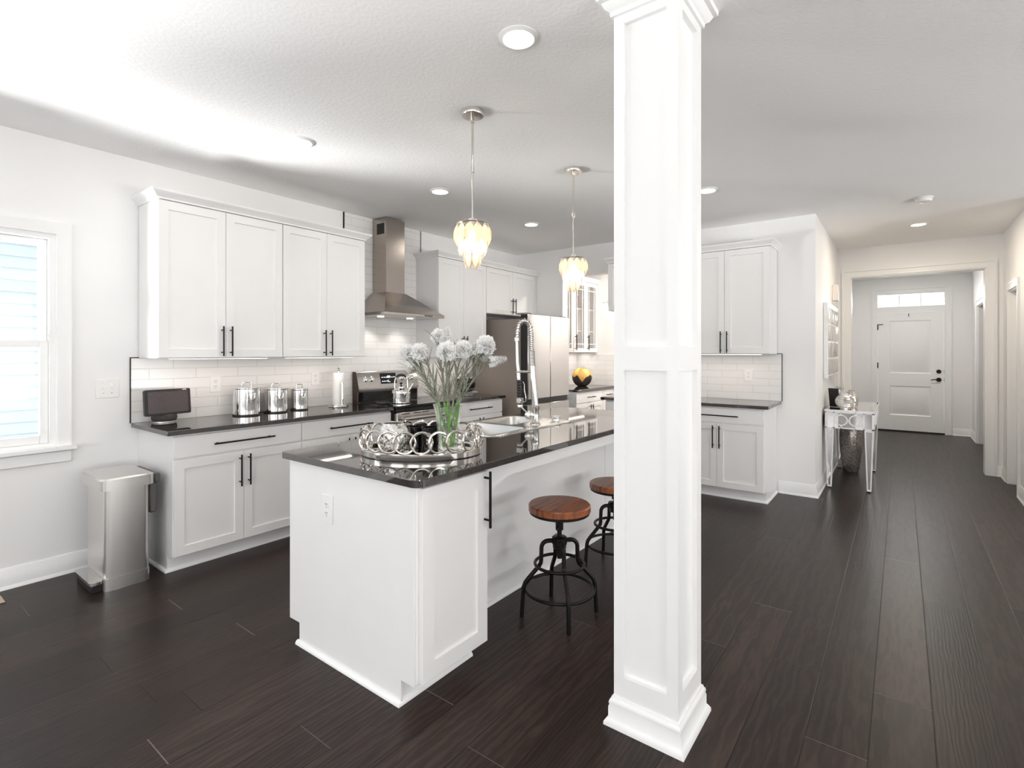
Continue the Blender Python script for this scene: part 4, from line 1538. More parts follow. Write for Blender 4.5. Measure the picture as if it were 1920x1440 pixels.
# island countertop with a hole for the sink
sx0, sx1, sy0, sy1 = 2.300, 3.186, 1.855, 2.400
mb = MB()
outer = rrect(1.345, 3.985, 1.462, 2.447, 0.035, 5)
inner = [(sx0 + 0.02, sy0 + 0.02), (sx1 - 0.02, sy0 + 0.02), (sx1 - 0.02, sy1 - 0.02), (sx0 + 0.02, sy1 - 0.02)]
zt, zb = 0.914, 0.884


def slab(mb, outer, inner, z0, z1, bev):
    bm = mb.bm
    def loop(pts, z):
        return [bm.verts.new((x, y, z)) for x, y in pts]
    cxm = sum(p[0] for p in outer) / len(outer)
    cym = sum(p[1] for p in outer) / len(outer)
    ins = [(x - bev * (1 if x > cxm else -1), y - bev * (1 if y > cym else -1)) for x, y in outer]
    lo_b, lo_s, lo_t = loop(outer, z0), loop(outer, z1 - bev), loop(ins, z1)
    n = len(outer)
    for a, b_ in ((lo_b, lo_s), (lo_s, lo_t)):
        for i in range(n):
            bm.faces.new([a[i], a[(i + 1) % n], b_[(i + 1) % n], b_[i]])
    ti, bi = loop(inner, z1), loop(inner, z0)
    for i in range(4):
        bm.faces.new([ti[i], bi[i], bi[(i + 1) % 4], ti[(i + 1) % 4]])
    for L1, L2 in ((lo_t, ti), (lo_b, bi)):
        edges = []
        for L_ in (L1, L2):
            m = len(L_)
            for i in range(m):
                e = bm.edges.get((L_[i], L_[(i + 1) % m])) or bm.edges.new((L_[i], L_[(i + 1) % m]))
                edges.append(e)
        bmesh.ops.triangle_fill(bm, use_beauty=True, edges=edges)


slab(mb, outer, inner, zb, zt, 0.003)
tag(mb.build('countertop', 'granite', None, sharp=30), 'long black granite island countertop holding tray and sink', 'countertop')

# sink
sk = thing('sink', 'double-bowl stainless drop-in sink set into the island countertop', 'sink', (0, 0, 0))
chm_ = 0.05
so = [(sx0 + chm_, sy0), (sx1 - chm_, sy0), (sx1, sy0 + chm_), (sx1, sy1 - chm_), (sx1 - chm_, sy1), (sx0 + chm_, sy1), (sx0, sy1 - chm_), (sx0, sy0 + chm_)]
B1 = rrect(sx0 + 0.035, 2.700, sy0 + 0.055, sy1 - 0.035, 0.05, 4)
B2 = rrect(2.745, sx1 - 0.035, sy0 + 0.215, sy1 - 0.035, 0.05, 4)
mb = MB()
bm = mb.bm
zr = 0.9195
vo = [bm.verts.new((x, y, zr)) for x, y in so]
vl = [bm.verts.new((x + (0.006 if x > 2.7 else -0.006), y + (0.006 if y > 2.1 else -0.006), 0.9148)) for x, y in so]
ed = []
for i in range(8):
    ed.append(bm.edges.new((vo[i], vo[(i + 1) % 8])))
    bm.faces.new([vo[i], vl[i], vl[(i + 1) % 8], vo[(i + 1) % 8]])
bow = []
for B in (B1, B2):
    v = [bm.verts.new((x, y, zr)) for x, y in B]
    n = len(v)
    for i in range(n):
        ed.append(bm.edges.new((v[i], v[(i + 1) % n])))
    bow.append(v)
bmesh.ops.triangle_fill(bm, use_beauty=True, edges=ed)
mb.build('rim', 'steel_sink', sk, sharp=30)
for B, nm in ((B1, 'basin'), (B2, 'basin')):
    mb = MB()
    cxb = sum(p[0] for p in B) / len(B)
    cyb = sum(p[1] for p in B) / len(B)
    lv = [(1.0, 0.9192), (0.985, 0.912), (0.96, 0.78), (0.90, 0.757), (0.2, 0.752)]
    rows_ = []
    for s_, z_ in lv:
        rows_.append([mb.bm.verts.new((cxb + (x - cxb) * s_, cyb + (y - cyb) * s_, z_)) for x, y in B])
    n = len(B)
    for a, b_ in zip(rows_, rows_[1:]):
        for i in range(n):
            mb.bm.faces.new([a[i], a[(i + 1) % n], b_[(i + 1) % n], b_[i]])
    mb.bm.faces.new(rows_[-1])
    bo = mb.build(nm, 'steel_sink', sk)
    MB().lathe([(0.042, 0.7535), (0.040, 0.756), (0.020, 0.7545), (0.0001, 0.754)], (cxb, cyb, 0), 24).build('drain', 'chrome', bo)

# faucet
fa = thing('faucet', 'tall chrome spring-neck pull-down faucet standing at the sink', 'faucet', (2.868, 1.965, 0.9198), 0)
vx, vy = cos(YAW), sin(YAW)


def FL(l, z, fwd=0.0):
    """l metres to the left as seen from the room, z above the base"""
    a = radians(133)
    return Vector((l * cos(a) + fwd * vx, l * sin(a) + fwd * vy, z))


MB().lathe([(0.036, 0), (0.036, 0.006), (0.030, 0.012), (0.027, 0.016), (0.027, 0.10), (0.029, 0.105), (0.029, 0.125), (0.024, 0.13)], seg=28).build('base', 'faucet', fa)
lean = 0.024
MB().tube([FL(0, 0.128), FL(lean * 0.55, 0.30), FL(lean, 0.492)], [0.023, 0.0205, 0.0185], 20).build('column', 'faucet', fa)
sp0 = FL(lean, 0.492)
path = []
for i in range(60):
    t = i / 59
    # from the column top up, over the arch and down to the collar
    if t < 0.42:
        k = t / 0.42
        path.append(FL(lean + 0.004 * k, 0.495 + 0.125 * k))
    else:
        k = (t - 0.42) / 0.58
        a = pi * min(1, k / 0.80)
        Rr = 0.046
        if k <= 0.80:
            path.append(FL(lean + 0.004 + Rr - Rr * cos(a), 0.62 + 0.074 * sin(a)))
        else:
            kk = (k - 0.80) / 0.2
            path.append(FL(lean + 0.004 + 2 * Rr + 0.004 * kk, 0.62 - 0.05 * kk))
hose = MB().tube(path, 0.010, 10)
hs_ = hose.build('hose', 'steel_sink', fa)
# helix around the path
hel = []
turns = 24
NN = turns * 12
for i in range(NN + 1):
    t = i / NN * (len(path) - 1)
    j = min(int(t), len(path) - 2)
    f_ = t - j
    p_ = path[j].lerp(path[j + 1], f_)
    tg = (path[j + 1] - path[j]).normalized()
    n1 = tg.cross(Vector((vx, vy, 0))).normalized()
    n2 = tg.cross(n1)
    a = 2 * pi * turns * i / NN
    hel.append(p_ + (n1 * cos(a) + n2 * sin(a)) * 0.0165)
MB().tube(hel, 0.0026, 6).build('spring', 'faucet', fa)
# tight coil at the column top
mb = MB()
for k in range(12):
    mb.ring(FL(lean * (0.75 + 0.02 * k), 0.395 + 0.0085 * k), 0.0195, 0.0035, N=24, seg=6)
mb.build('coil_sleeve', 'faucet', fa)
e0 = path[-1]
hl0 = lean + 0.004 + 0.096
MB().tube([e0 + Vector((0, 0, 0.012)), e0 + Vector((0, 0, 0.010)), e0 - Vector((0, 0, 0.012)), e0 - Vector((0, 0, 0.014))], [0.014, 0.018, 0.018, 0.012], 16).build('collar', 'faucet', fa)
MB().tube([e0 - Vector((0, 0, 0.012)), FL(hl0 - 0.004, 0.42), FL(hl0 - 0.010, 0.36), FL(hl0 - 0.013, 0.30)], [0.010, 0.011, 0.012, 0.013], 14).build('spray_tube', 'faucet', fa)
xg = hl0 - 0.016
MB().tube([FL(lean * 0.7, 0.352), FL(xg, 0.352)], 0.0085, 12).ring(FL(xg + 0.001, 0.352), 0.016, 0.006, N=24).build('docking_arm', 'faucet', fa)
gp_ = []
rr = []
for k in range(25):
    gp_.append(FL(xg, 0.295 - k * 0.0046))
    rr.append(0.0165 if k % 4 < 3 else 0.0125)
sprh = MB().tube(gp_, rr, 16).build('spray_grip', 'blacksatin', fa)
MB().box(-0.019, 0.019, -0.019, 0.019, -0.018, 0.018, 0.004).build('valve_block', 'faucet', sprh, loc=FL(xg - 0.006, 0.160))
MB().lathe([(0.010, 0.0), (0.020, -0.008), (0.021, -0.022), (0.012, -0.026), (0.0001, -0.026)], tuple(FL(xg - 0.006, 0.140)), 20).build('nozzle', 'faucet', sprh)
MB().tube([FL(xg - 0.024, 0.285), FL(xg - 0.034, 0.268), FL(xg - 0.034, 0.23), FL(xg - 0.044, 0.185), FL(xg - 0.046, 0.155), FL(xg - 0.028, 0.148)], 0.0032, 8).build('trigger', 'faucet', sprh)
# disc mixer knob with lever, facing the room
dc = FL(0.042, 0.064, -0.030)
MB().tube([FL(0.0, 0.064, -0.012), FL(0.030, 0.064, -0.022)], 0.012, 14).build('mixer_body', 'faucet', fa)
kn = MB().tube([dc + Vector((vx, vy, 0)) * 0.008, dc + Vector((vx, vy, 0)) * 0.006, dc - Vector((vx, vy, 0)) * 0.006, dc - Vector((vx, vy, 0)) * 0.008], [0.026, 0.029, 0.029, 0.026], 28).build('mixer_knob', 'steel_sink', fa)
MB().tube([FL(0.052, 0.076, -0.028), FL(0.098, 0.122, -0.028)], [0.005, 0.006], 10).build('lever', 'faucet', kn)

tag(MB().lathe([(0.030, 0), (0.030, 0.004), (0.024, 0.008), (0.027, 0.012), (0.034, 0.022), (0.034, 0.030), (0.026, 0.033), (0.0001, 0.034)], seg=28).build('drain_stopper', 'chrome', None, loc=(3.115, 1.955, 0.9198)),
    'chrome drain stopper resting on the sink deck right of the faucet', 'drain stopper')
tag(MB().lathe([(0.027, 0), (0.027, 0.004), (0.020, 0.009), (0.0001, 0.010)], seg=24).build('faucet_hole_cover', 'chrome', None, loc=(2.690, 1.883, 0.9198)),
    'small flat chrome faucet hole cover left of the faucet', 'hole cover')

# ------------------------------------------------------------------ tray and what stands on it
TC = Vector((1.742, 1.862, 0.9145))
TA = radians(126)
ta, tb = 0.288, 0.205
tr = thing('tray', 'oval silver tray with a gallery of interlocking rings on the island', 'tray', TC, TA)
mb = MB()
prof = [(0.0001, 0.004), (0.955, 0.004), (0.965, 0.008), (0.970, 0.026), (0.985, 0.030), (1.0, 0.027), (1.0, 0.004), (0.985, 0.0), (0.0001, 0.0)]
mb.lathe([(r_ * 1.0, z_) for r_, z_ in prof], seg=72, caps=False, sx=ta, sy=tb)
mb.build('base', 'nickel', tr)
MB().lathe([(0.0001, 0.0062), (0.94, 0.0062)], seg=60, caps=False, sx=ta, sy=tb).build('mirror_plate', 'mirror', tr)
NRING = 20
# equal arc length positions on the ellipse
samples = [(ta * 0.975 * cos(2 * pi * i / 2000), tb * 0.975 * sin(2 * pi * i / 2000)) for i in range(2001)]
acc = [0]
for p_, q_ in zip(samples, samples[1:]):
    acc.append(acc[-1] + math.hypot(q_[0] - p_[0], q_[1] - p_[1]))
for k in range(NRING):
    tgt = acc[-1] * (k + 0.5) / NRING
    i = next(j for j in range(2001) if acc[j] >= tgt)
    x_, y_ = samples[i]
    tx, ty = samples[(i + 1) % 2000][0] - x_, samples[(i + 1) % 2000][1] - y_
    l_ = math.hypot(tx, ty)
    nx, ny = ty / l_, -tx / l_
    # each ring leans the same way so that neighbours pass through one another
    ang = radians(13)
    n3 = Vector((nx * cos(ang) + tx / l_ * sin(ang), ny * cos(ang) + ty / l_ * sin(ang), 0))
    MB().ring((x_, y_, 0.030 + 0.050), 0.0475, 0.0054, n=n3, N=36, seg=8).build('ring', 'nickel', tr)


def on_tray(px_off_left, fwd):
    return TC + Vector((-px_off_left * -sin(YAW) * 1, 0, 0))


def tpos(l, f):
    """l: metres to the right as seen from the camera, f: metres away from it"""
    return TC + Vector((sin(YAW) * l + cos(YAW) * f, -cos(YAW) * l + sin(YAW) * f, 0.0070))


gpos = tpos(-0.140, 0.012)
gl_ = thing('candle_bowl', 'round silver mosaic glass candle bowl on the left of the tray', 'candle holder', gpos)
MB().lathe([(0.030, 0), (0.052, 0.010), (0.070, 0.040), (0.076, 0.072), (0.072, 0.100), (0.056, 0.128), (0.047, 0.136), (0.045, 0.134), (0.056, 0.120), (0.066, 0.09), (0.066, 0.06), (0.045, 0.018), (0.0001, 0.012)], seg=44).build('bowl', 'mosaic', gl_)
MB().lathe([(0.0001, 0.014), (0.030, 0.014), (0.030, 0.030), (0.0001, 0.032)], seg=24).build('tealight', 'paper', gl_)


def candle(pos, r, h, label, marks):
    c = thing('candle_jar', label, 'candle', pos, YAW - pi / 2 + radians(8), 'black candle jars on the tray')
    MB().lathe([(r * 0.94, 0), (r, 0.004), (r, h), (r * 0.95, h), (r * 0.93, 0.02), (0.0001, 0.02)], seg=48).build('jar', 'blackgloss', c, sharp=18)
    MB().lathe([(r * 0.92, h - 0.03), (0.0001, h - 0.032)], seg=28, caps=False).cyl((0, 0, h - 0.032), (0, 0, h - 0.015), 0.001, seg=6).build('wax', 'paper', c)
    if marks:
        q = MB()

        def arcbox(a0_, a1_, z0q, z1q):
            n = 4
            vs_ = []
            for i in range(n + 1):
                a = radians(-90 + a0_ + (a1_ - a0_) * i / n)
                for z_ in (z0q, z1q):
                    vs_.append(((r + 0.0006) * cos(a), (r + 0.0006) * sin(a), z_))
            q.faces(vs_, [[2 * i, 2 * i + 2, 2 * i + 3, 2 * i + 1] for i in range(n)])
        zc_ = h * 0.70
        for i in range(20):      # round emblem
            a, b_ = 2 * pi * i / 20, 2 * pi * (i + 1) / 20
            pts = []
            for an, rad in ((a, 0.010), (b_, 0.010), (b_, 0.008), (a, 0.008)):
                aa = radians(-90 - 8) + rad * cos(an) / r
                pts.append(((r + 0.0006) * cos(aa), (r + 0.0006) * sin(aa), zc_ + rad * sin(an)))
            q.faces(pts, [[0, 1, 2, 3]])
        arcbox(-12, -4, zc_ - 0.004, zc_ + 0.004)
        # two rows of block lettering
        for row_, zz in ((0, h * 0.42), (1, h * 0.27)):
            for k in range(3):
                a = -24 + k * 13
                arcbox(a, a + 2.5, zz, zz + 0.012)
                arcbox(a + 7, a + 9.5, zz, zz + 0.012)
                arcbox(a + 2.5, a + 7, zz + 0.0045, zz + 0.0072)
        q.build('emblem', 'white_ink', c)
    return c


candle(tpos(-0.045, 0.115), 0.038, 0.105, 'plain black glass candle jar behind the silver mosaic bowl', False)
candle(tpos(0.035, 0.045), 0.041, 0.112, 'black glass candle jar with white emblem in the tray center', True)

# vase and flowers
VP = tpos(0.128, 0.010)
vz = thing('vase', 'clear flared glass vase holding the white flowers on the tray', 'vase', VP)
MB().lathe([(0.048, 0), (0.050, 0.004), (0.049, 0.03), (0.050, 0.08), (0.056, 0.14), (0.066, 0.20), (0.074, 0.228), (0.0725, 0.2285), (0.0635, 0.20), (0.053, 0.14), (0.047, 0.08), (0.046, 0.022), (0.0001, 0.018)], seg=48).build('glass', 'vase_glass', vz)

RIGHT = Vector((sin(YAW), -cos(YAW), 0))
FWD = Vector((cos(YAW), sin(YAW), 0))


def vpt(l, z, f=0.0):
    return RIGHT * l + FWD * f + Vector((0, 0, z))


rnd = random.Random(7)


def petal_ball(mb, c, axis, R, n, rg_):
    axis = axis.normalized()
    u = axis.orthogonal().normalized()
    w = axis.cross(u)
    for i in range(n):
        t = (i + 0.5) / n
        ph = radians(4) + radians(122) * t ** 0.8
        th = i * 2.39996 + rg_.uniform(-0.2, 0.2)
        d = axis * cos(ph) + (u * cos(th) + w * sin(th)) * sin(ph)
        s = (u * -sin(th) + w * cos(th))
        nn = d.cross(s)
        wd = R * rg_.uniform(0.34, 0.50)
        ln = R * rg_.uniform(0.80, 1.10)
        nu, nvv = 6, 4
        g_ = []
        p1, p2 = rg_.uniform(0, 6), rg_.uniform(0, 6)
        for j in range(nvv + 1):
            v_ = j / nvv
            row_ = []
            for k in range(nu + 1):
                q_ = (k / nu - 0.5) * 2
                rad = ln * (0.25 + 0.75 * v_) * (1 - 0.10 * q_ * q_ * v_)
                ruff = 0.17 * R * v_ * v_ * sin(4.2 * q_ + p1) + 0.09 * R * v_ ** 3 * sin(11 * q_ + p2)
                edge = 0.09 * R * v_ ** 3 * sin(13 * q_ + p2)
                p_ = c + d * (rad + edge) + s * (wd * q_ * (0.25 + 0.75 * v_)) + nn * ruff
                row_.append(mb.bm.verts.new(p_))
            g_.append(row_)
        for j in range(nvv):
            for k in range(nu):
                mb.bm.faces.new([g_[j][k], g_[j][k + 1], g_[j + 1][k + 1], g_[j + 1][k]])


def blade(mb, p0, dirv, ln, wd, droop, rg_):
    side = dirv.cross(Vector((0, 0, 1)))
    side = side.normalized() if side.length > 1e-4 else Vector((1, 0, 0))
    prev = None
    d = dirv.normalized()
    p_ = p0.copy()
    n = 6
    for i in range(n + 1):
        t = i / n
        w_ = wd * (1 - t) ** 0.7 * (0.6 + 0.4 * min(1, t * 4)) + 0.0003
        up_ = side.cross(d).normalized()
        a, m_, b_ = mb.bm.verts.new(p_ - side * w_), mb.bm.verts.new(p_ - up_ * w_ * 0.5), mb.bm.verts.new(p_ + side * w_)
        if prev:
            mb.bm.faces.new([prev[0], prev[1], m_, a])
            mb.bm.faces.new([prev[1], prev[2], b_, m_])
        prev = (a, m_, b_)
        d = (d + Vector((0, 0, -1)) * droop * t).normalized()
        p_ = p_ + d * ln / n


def bez(p0, p1, p2, n=12):
    return [p0 * (1 - t) ** 2 + p1 * 2 * t * (1 - t) + p2 * t * t for t in [i / n for i in range(n + 1)]]


def flower(name, label, head, base, kind, R=0.042, group=None, face=None, leaves=17):
    r = thing(name, label, 'flower', VP, 0, group)
    zr_ = 0.235
    neck = Vector((head.x * 0.33, head.y * 0.33, zr_))
    if neck.to_2d().length > 0.055:
        neck = Vector((*(neck.to_2d().normalized() * 0.055), zr_))
    low = bez(base, (base + neck) / 2 + Vector((0, 0, 0.0)), neck, 8)
    upc = Vector((head.x * 0.55, head.y * 0.55, (zr_ + head.z) / 2 + 0.02))
    stop = head - (head - upc).normalized() * R * 0.75
    upp = bez(neck, upc, stop, 12)
    MB().tube(low, 0.0046, 8).build('lower_stem', 'stem', r)
    MB().tube(upp, [0.0042 - 0.0010 * i / 12 for i in range(13)], 8).build('upper_stem', 'leaf', r)
    lm = MB()
    for k in range(leaves):
        i = int(k * 11 / leaves)
        p_ = upp[i]
        tg = (upp[i + 1] - upp[i]).normalized()
        th = rnd.uniform(0, 2 * pi)
        o_ = tg.orthogonal().normalized()
        o2 = tg.cross(o_)
        out = (o_ * cos(th) + o2 * sin(th))
        blade(lm, p_, tg * 0.9 + out * rnd.uniform(0.25, 0.75), rnd.uniform(0.07, 0.135), rnd.uniform(0.0036, 0.0058), rnd.uniform(0.0, 0.5), rnd)
    for k in range(3):
        i = 2 + k * 2
        th = rnd.uniform(0, 2 * pi)
        blade(lm, low[i], Vector((cos(th) * 0.25, sin(th) * 0.25, 1)), rnd.uniform(0.05, 0.10), 0.0040, 0.05, rnd)
    lm.build('leaves', 'leaf', r, fix=False)
    axis = face if face is not None else (head - upc).normalized()
    if kind == 'carnation':
        MB().tube([stop - axis * 0.004, stop + axis * 0.004, stop + axis * 0.014, stop + axis * R * 0.30], [0.003, 0.008, 0.010, 0.010], 10).build('calyx', 'calyx', r)
        pm = MB()
        petal_ball(pm, head - axis * R * 0.30, axis, R * 1.05, 96, rnd)
        pm.build('bloom', 'petal', r, sharp=80, fix=False)
    else:
        pm = MB()
        nfl = 40
        for k in range(nfl):
            t = k / nfl
            ph = k * 2.4
            o_ = axis.orthogonal().normalized()
            o2 = axis.cross(o_)
            c_ = stop + axis * (R * (0.1 + 2.6 * t)) + (o_ * cos(ph) + o2 * sin(ph)) * R * 0.62 * (1.05 - 0.8 * t)
            dv = ((c_ - stop).normalized() + axis * 0.2).normalized()
            a1 = dv.orthogonal().normalized()
            a2 = dv.cross(a1)
            sz = 0.0165 * (1.1 - 0.5 * t)
            ph0 = rnd.uniform(0, 2)
            for m_ in range(5):
                an = ph0 + m_ * 2 * pi / 5
                dd = a1 * cos(an) + a2 * sin(an)
                ss = a1 * -sin(an) + a2 * cos(an)
                pm.faces([c_, c_ + dd * sz * 0.6 + ss * sz * 0.42 + dv * sz * 0.15, c_ + dd * sz * 1.05 + dv * sz * 0.35, c_ + dd * sz * 0.6 - ss * sz * 0.42 + dv * sz * 0.15], [[0, 1, 2, 3]])
        pm.build('blossom', 'petal', r, sharp=80, fix=False)
        MB().tube([stop, stop + axis * R * 2.5], [0.002, 0.001], 6).build('calyx', 'calyx', r)
    return r


K = 0.00263
VC = (843.0, 846.0)      # pixel of the vase foot in the photograph: used only to lay out head offsets


def hpt(u, v, f):
    return vpt((u - VC[0]) * K, (846 - v) * K - 0.004, f)


gF = 'cut flowers in the glass vase'
TOC = -FWD
heads = [
    ('carnation', 'white carnation at the far left of the bouquet, turned outward', (766, 661), 0.00, 'carnation', 0.038, (RIGHT * -0.8 + TOC * 0.5 + Vector((0, 0, 0.35)))),
    ('carnation', 'white carnation just right of the outermost left bloom', (792, 659), -0.02, 'carnation', 0.043, (TOC * 0.8 + Vector((0, 0, 0.7)))),
    ('carnation', 'white carnation high at the top left of the bouquet', (821, 628), 0.02, 'carnation', 0.034, (RIGHT * -0.6 + TOC * 0.4 + Vector((0, 0, 0.8)))),
    ('carnation', 'white carnation front and center of the bouquet', (842, 658), -0.045, 'carnation', 0.046, (TOC * 0.9 + Vector((0, 0, 0.6)))),
    ('carnation', 'white carnation right of center, below the tall spray', (872, 653), -0.01, 'carnation', 0.042, (TOC * 0.6 + RIGHT * 0.2 + Vector((0, 0, 0.9)))),
    ('carnation', 'large white carnation at the upper right of the bouquet', (915, 646), 0.0, 'carnation', 0.047, (TOC * 0.6 + RIGHT * 0.5 + Vector((0, 0, 0.8)))),
    ('carnation', 'white carnation tucked at the right behind the tiny blossoms', (905, 664), 0.05, 'carnation', 0.036, (RIGHT * 0.4 + Vector((0, 0, 0.9)))),
    ('blossom_spray', 'upright spray of tiny white blossoms at the top of the bouquet', (846, 640), 0.03, 'spray', 0.036, (Vector((0, 0, 1)) - RIGHT * 0.15)),
    ('blossom_spray', 'long spray of tiny white blossoms reaching right toward the faucet', (928, 674), -0.01, 'spray', 0.030, (RIGHT * 1.0 + Vector((0, 0, 0.22)))),
    ('blossom_spray', 'drooping spray of tiny white blossoms at the lower left bloom', (772, 680), -0.02, 'spray', 0.016, (RIGHT * -0.2 + Vector((0, 0, -0.6)))),
    ('blossom_spray', 'short spray of tiny white blossoms in the gap right of center', (893, 660), 0.02, 'spray', 0.026, (RIGHT * 0.25 + Vector((0, 0, 1)))),
]
for i, (nm, lb, (u, v), f_, kd, R_, fc) in enumerate(heads):
    a = i * 2.4
    base = Vector((0.026 * cos(a), 0.026 * sin(a), 0.022))
    flower(nm, lb, hpt(u, v, f_), base, kd, R_, gF, fc.normalized())

# ------------------------------------------------------------------ stools
def make_stool(loc, rz, seat_z, label):
    s = thing('bar_stool', label, 'stool', loc, rz, 'adjustable stools at the island')
    R = 0.166
    MB().lathe([(R - 0.006, seat_z - 0.038), (R, seat_z - 0.033), (R, seat_z - 0.006), (R - 0.006, seat_z), (0.0001, seat_z)], seg=56).build('seat', 'seat', s)
    MB().lathe([(R - 0.012, seat_z - 0.052), (R - 0.006, seat_z - 0.048), (R - 0.006, seat_z - 0.0385), (0.0001, seat_z - 0.0385)], seg=48).build('seat_plate', 'black', s)
    MB().cyl((0, 0, 0.30), (0, 0, seat_z - 0.05), 0.0125, seg=18).build('screw_post', 'black', s)
    nz = min(0.475, seat_z - 0.085)
    a = radians(20)
    MB().cyl((0, 0, nz - 0.022), (0, 0, nz + 0.018), 0.021, seg=18).cyl((-0.058 * cos(a), -0.058 * sin(a), nz), (0.058 * cos(a), 0.058 * sin(a), nz), 0.006, seg=10).sphere((-0.058 * cos(a), -0.058 * sin(a), nz), 0.009, 12).sphere((0.058 * cos(a), 0.058 * sin(a), nz), 0.009, 12).build('locking_handle', 'black', s)
    MB().lathe([(0.030, 0.352), (0.036, 0.358), (0.036, 0.374), (0.040, 0.378), (0.040, 0.412), (0.036, 0.416), (0.014, 0.418)], seg=28).build('hub', 'black', s)
    for k in range(4):
        th = radians(45 + 90 * k)
        pts = [(0.036, 0.396)] + [(0.062 + 0.036 * sin(b_), 0.360 + 0.036 * cos(b_)) for b_ in [radians(10 * i) for i in range(0, 10)]]
        pts += [(0.100, 0.295), (0.102, 0.280), (0.110, 0.266), (0.170, 0.200), (0.186, 0.180), (0.195, 0.156), (0.198, 0.130), (0.205, 0.0005)]
        MB().tube([(r_ * cos(th), r_ * sin(th), z_) for r_, z_ in pts], 0.0115, 12).build('leg', 'black', s)
    MB().ring((0, 0, 0.272), 0.131, 0.0085, N=56).build('upper_ring', 'black', s)
    MB().ring((0, 0, 0.140), 0.184, 0.0085, N=64).build('footrest_ring', 'black', s)
    return s


make_stool((2.367, 1.464, 0), 0, 0.592, 'round wooden-seat bar stool in front, fully visible beside the island')
make_stool((3.130, 1.508, 0), radians(4), 0.545, 'round wooden-seat bar stool farther back, half hidden by the column')

# ------------------------------------------------------------------ ceiling lights
def downlight(x, y, r, label, power, mat_='lens', color=(1.0, 0.94, 0.87), group='recessed ceiling lights'):
    d = thing('recessed_light', label, 'ceiling light', (x, y, H), 0, group)
    MB().lathe([(r * 0.74, -0.001), (r * 0.74, -0.009), (r * 0.80, -0.012), (r, -0.004), (r, -0.001)], seg=40, caps=False).build('trim_ring', 'plastic', d)
    MB().lathe([(r * 0.735, -0.004), (r * 0.5, -0.009), (0.0001, -0.011)], seg=36, caps=False).build('lens', mat_, d)
    area_light('downlight_glow', (0, 0, -0.014), (0, 0, 0), r * 1.3, r * 1.3, power, color, d, 'DISK')
    return d


downlight(1.772, 1.300, 0.085, 'recessed light nearest the camera, above the island front', 2)
downlight(1.815, 3.043, 0.085, 'recessed light over the long counter, nearest the window wall', 2)
downlight(3.066, 3.055, 0.085, 'recessed light left of the nearer pendant, before the hood', 2)
downlight(4.426, 3.082, 0.085, 'recessed light between the two pendants, near the refrigerator', 2)
downlight(4.369, 1.278, 0.085, 'recessed light at the right edge of the column', 2)
downlight(6.853, -0.141, 0.085, 'warm recessed light in the hall ceiling before the foyer', 13, 'lens_warm', (1.0, 0.86, 0.68))
downlight(9.9, -0.1, 0.085, 'unseen recessed light added to brighten the foyer beyond the cased opening', 17)  # out-of-view fixture, added for more light at the far end
downlight(6.45, 2.4, 0.085, 'unseen recessed light added to brighten the pantry', 34)  # out-of-view fixture, added to brighten the pantry and what the refrigerator reflects

sm = thing('smoke_detector', 'round white smoke detector on the hall ceiling', 'smoke detector', (5.722, -0.154, H))
MB().lathe([(0.068, -0.0005), (0.068, -0.010), (0.062, -0.012)], seg=36).build('base', 'plastic', sm)
MB().lathe([(0.060, -0.0125), (0.060, -0.024), (0.052, -0.036), (0.020, -0.040), (0.0001, -0.040)], seg=36).build('cover', 'plastic', sm)


def crystal_piece(mb, c, out, h, w, t):
    """flat elongated faceted crystal hanging at c (top), facing out"""
    side = Vector((0, 0, 1)).cross(out).normalized()
    rows_ = [(0, 0.10), (0.16, 0.75), (0.34, 1.0), (0.62, 1.0), (0.84, 0.55), (1.0, 0.02)]
    prev = None
    for f_, s_ in rows_:
        p_ = c - Vector((0, 0, h * f_))
        bulge = sin(pi * min(1, f_ * 1.05)) * t * 1.2
        v_ = [p_ - side * w * s_ + out * bulge * 0.5, p_ - side * w * s_ * 0.45 + out * (bulge + t * 0.5 * s_), p_ + side * w * s_ * 0.45 + out * (bulge + t * 0.5 * s_),
              p_ + side * w * s_ + out * bulge * 0.5, p_ + side * w * s_ * 0.4 + out * (bulge * 0.5 - t * 0.4 * s_), p_ - side * w * s_ * 0.4 + out * (bulge * 0.5 - t * 0.4 * s_)]
        r_ = [mb.bm.verts.new(q) for q in v_]
        if prev:
            for i in range(6):
                mb.bm.faces.new([prev[i], prev[(i + 1) % 6], r_[(i + 1) % 6], r_[i]])
        prev = r_


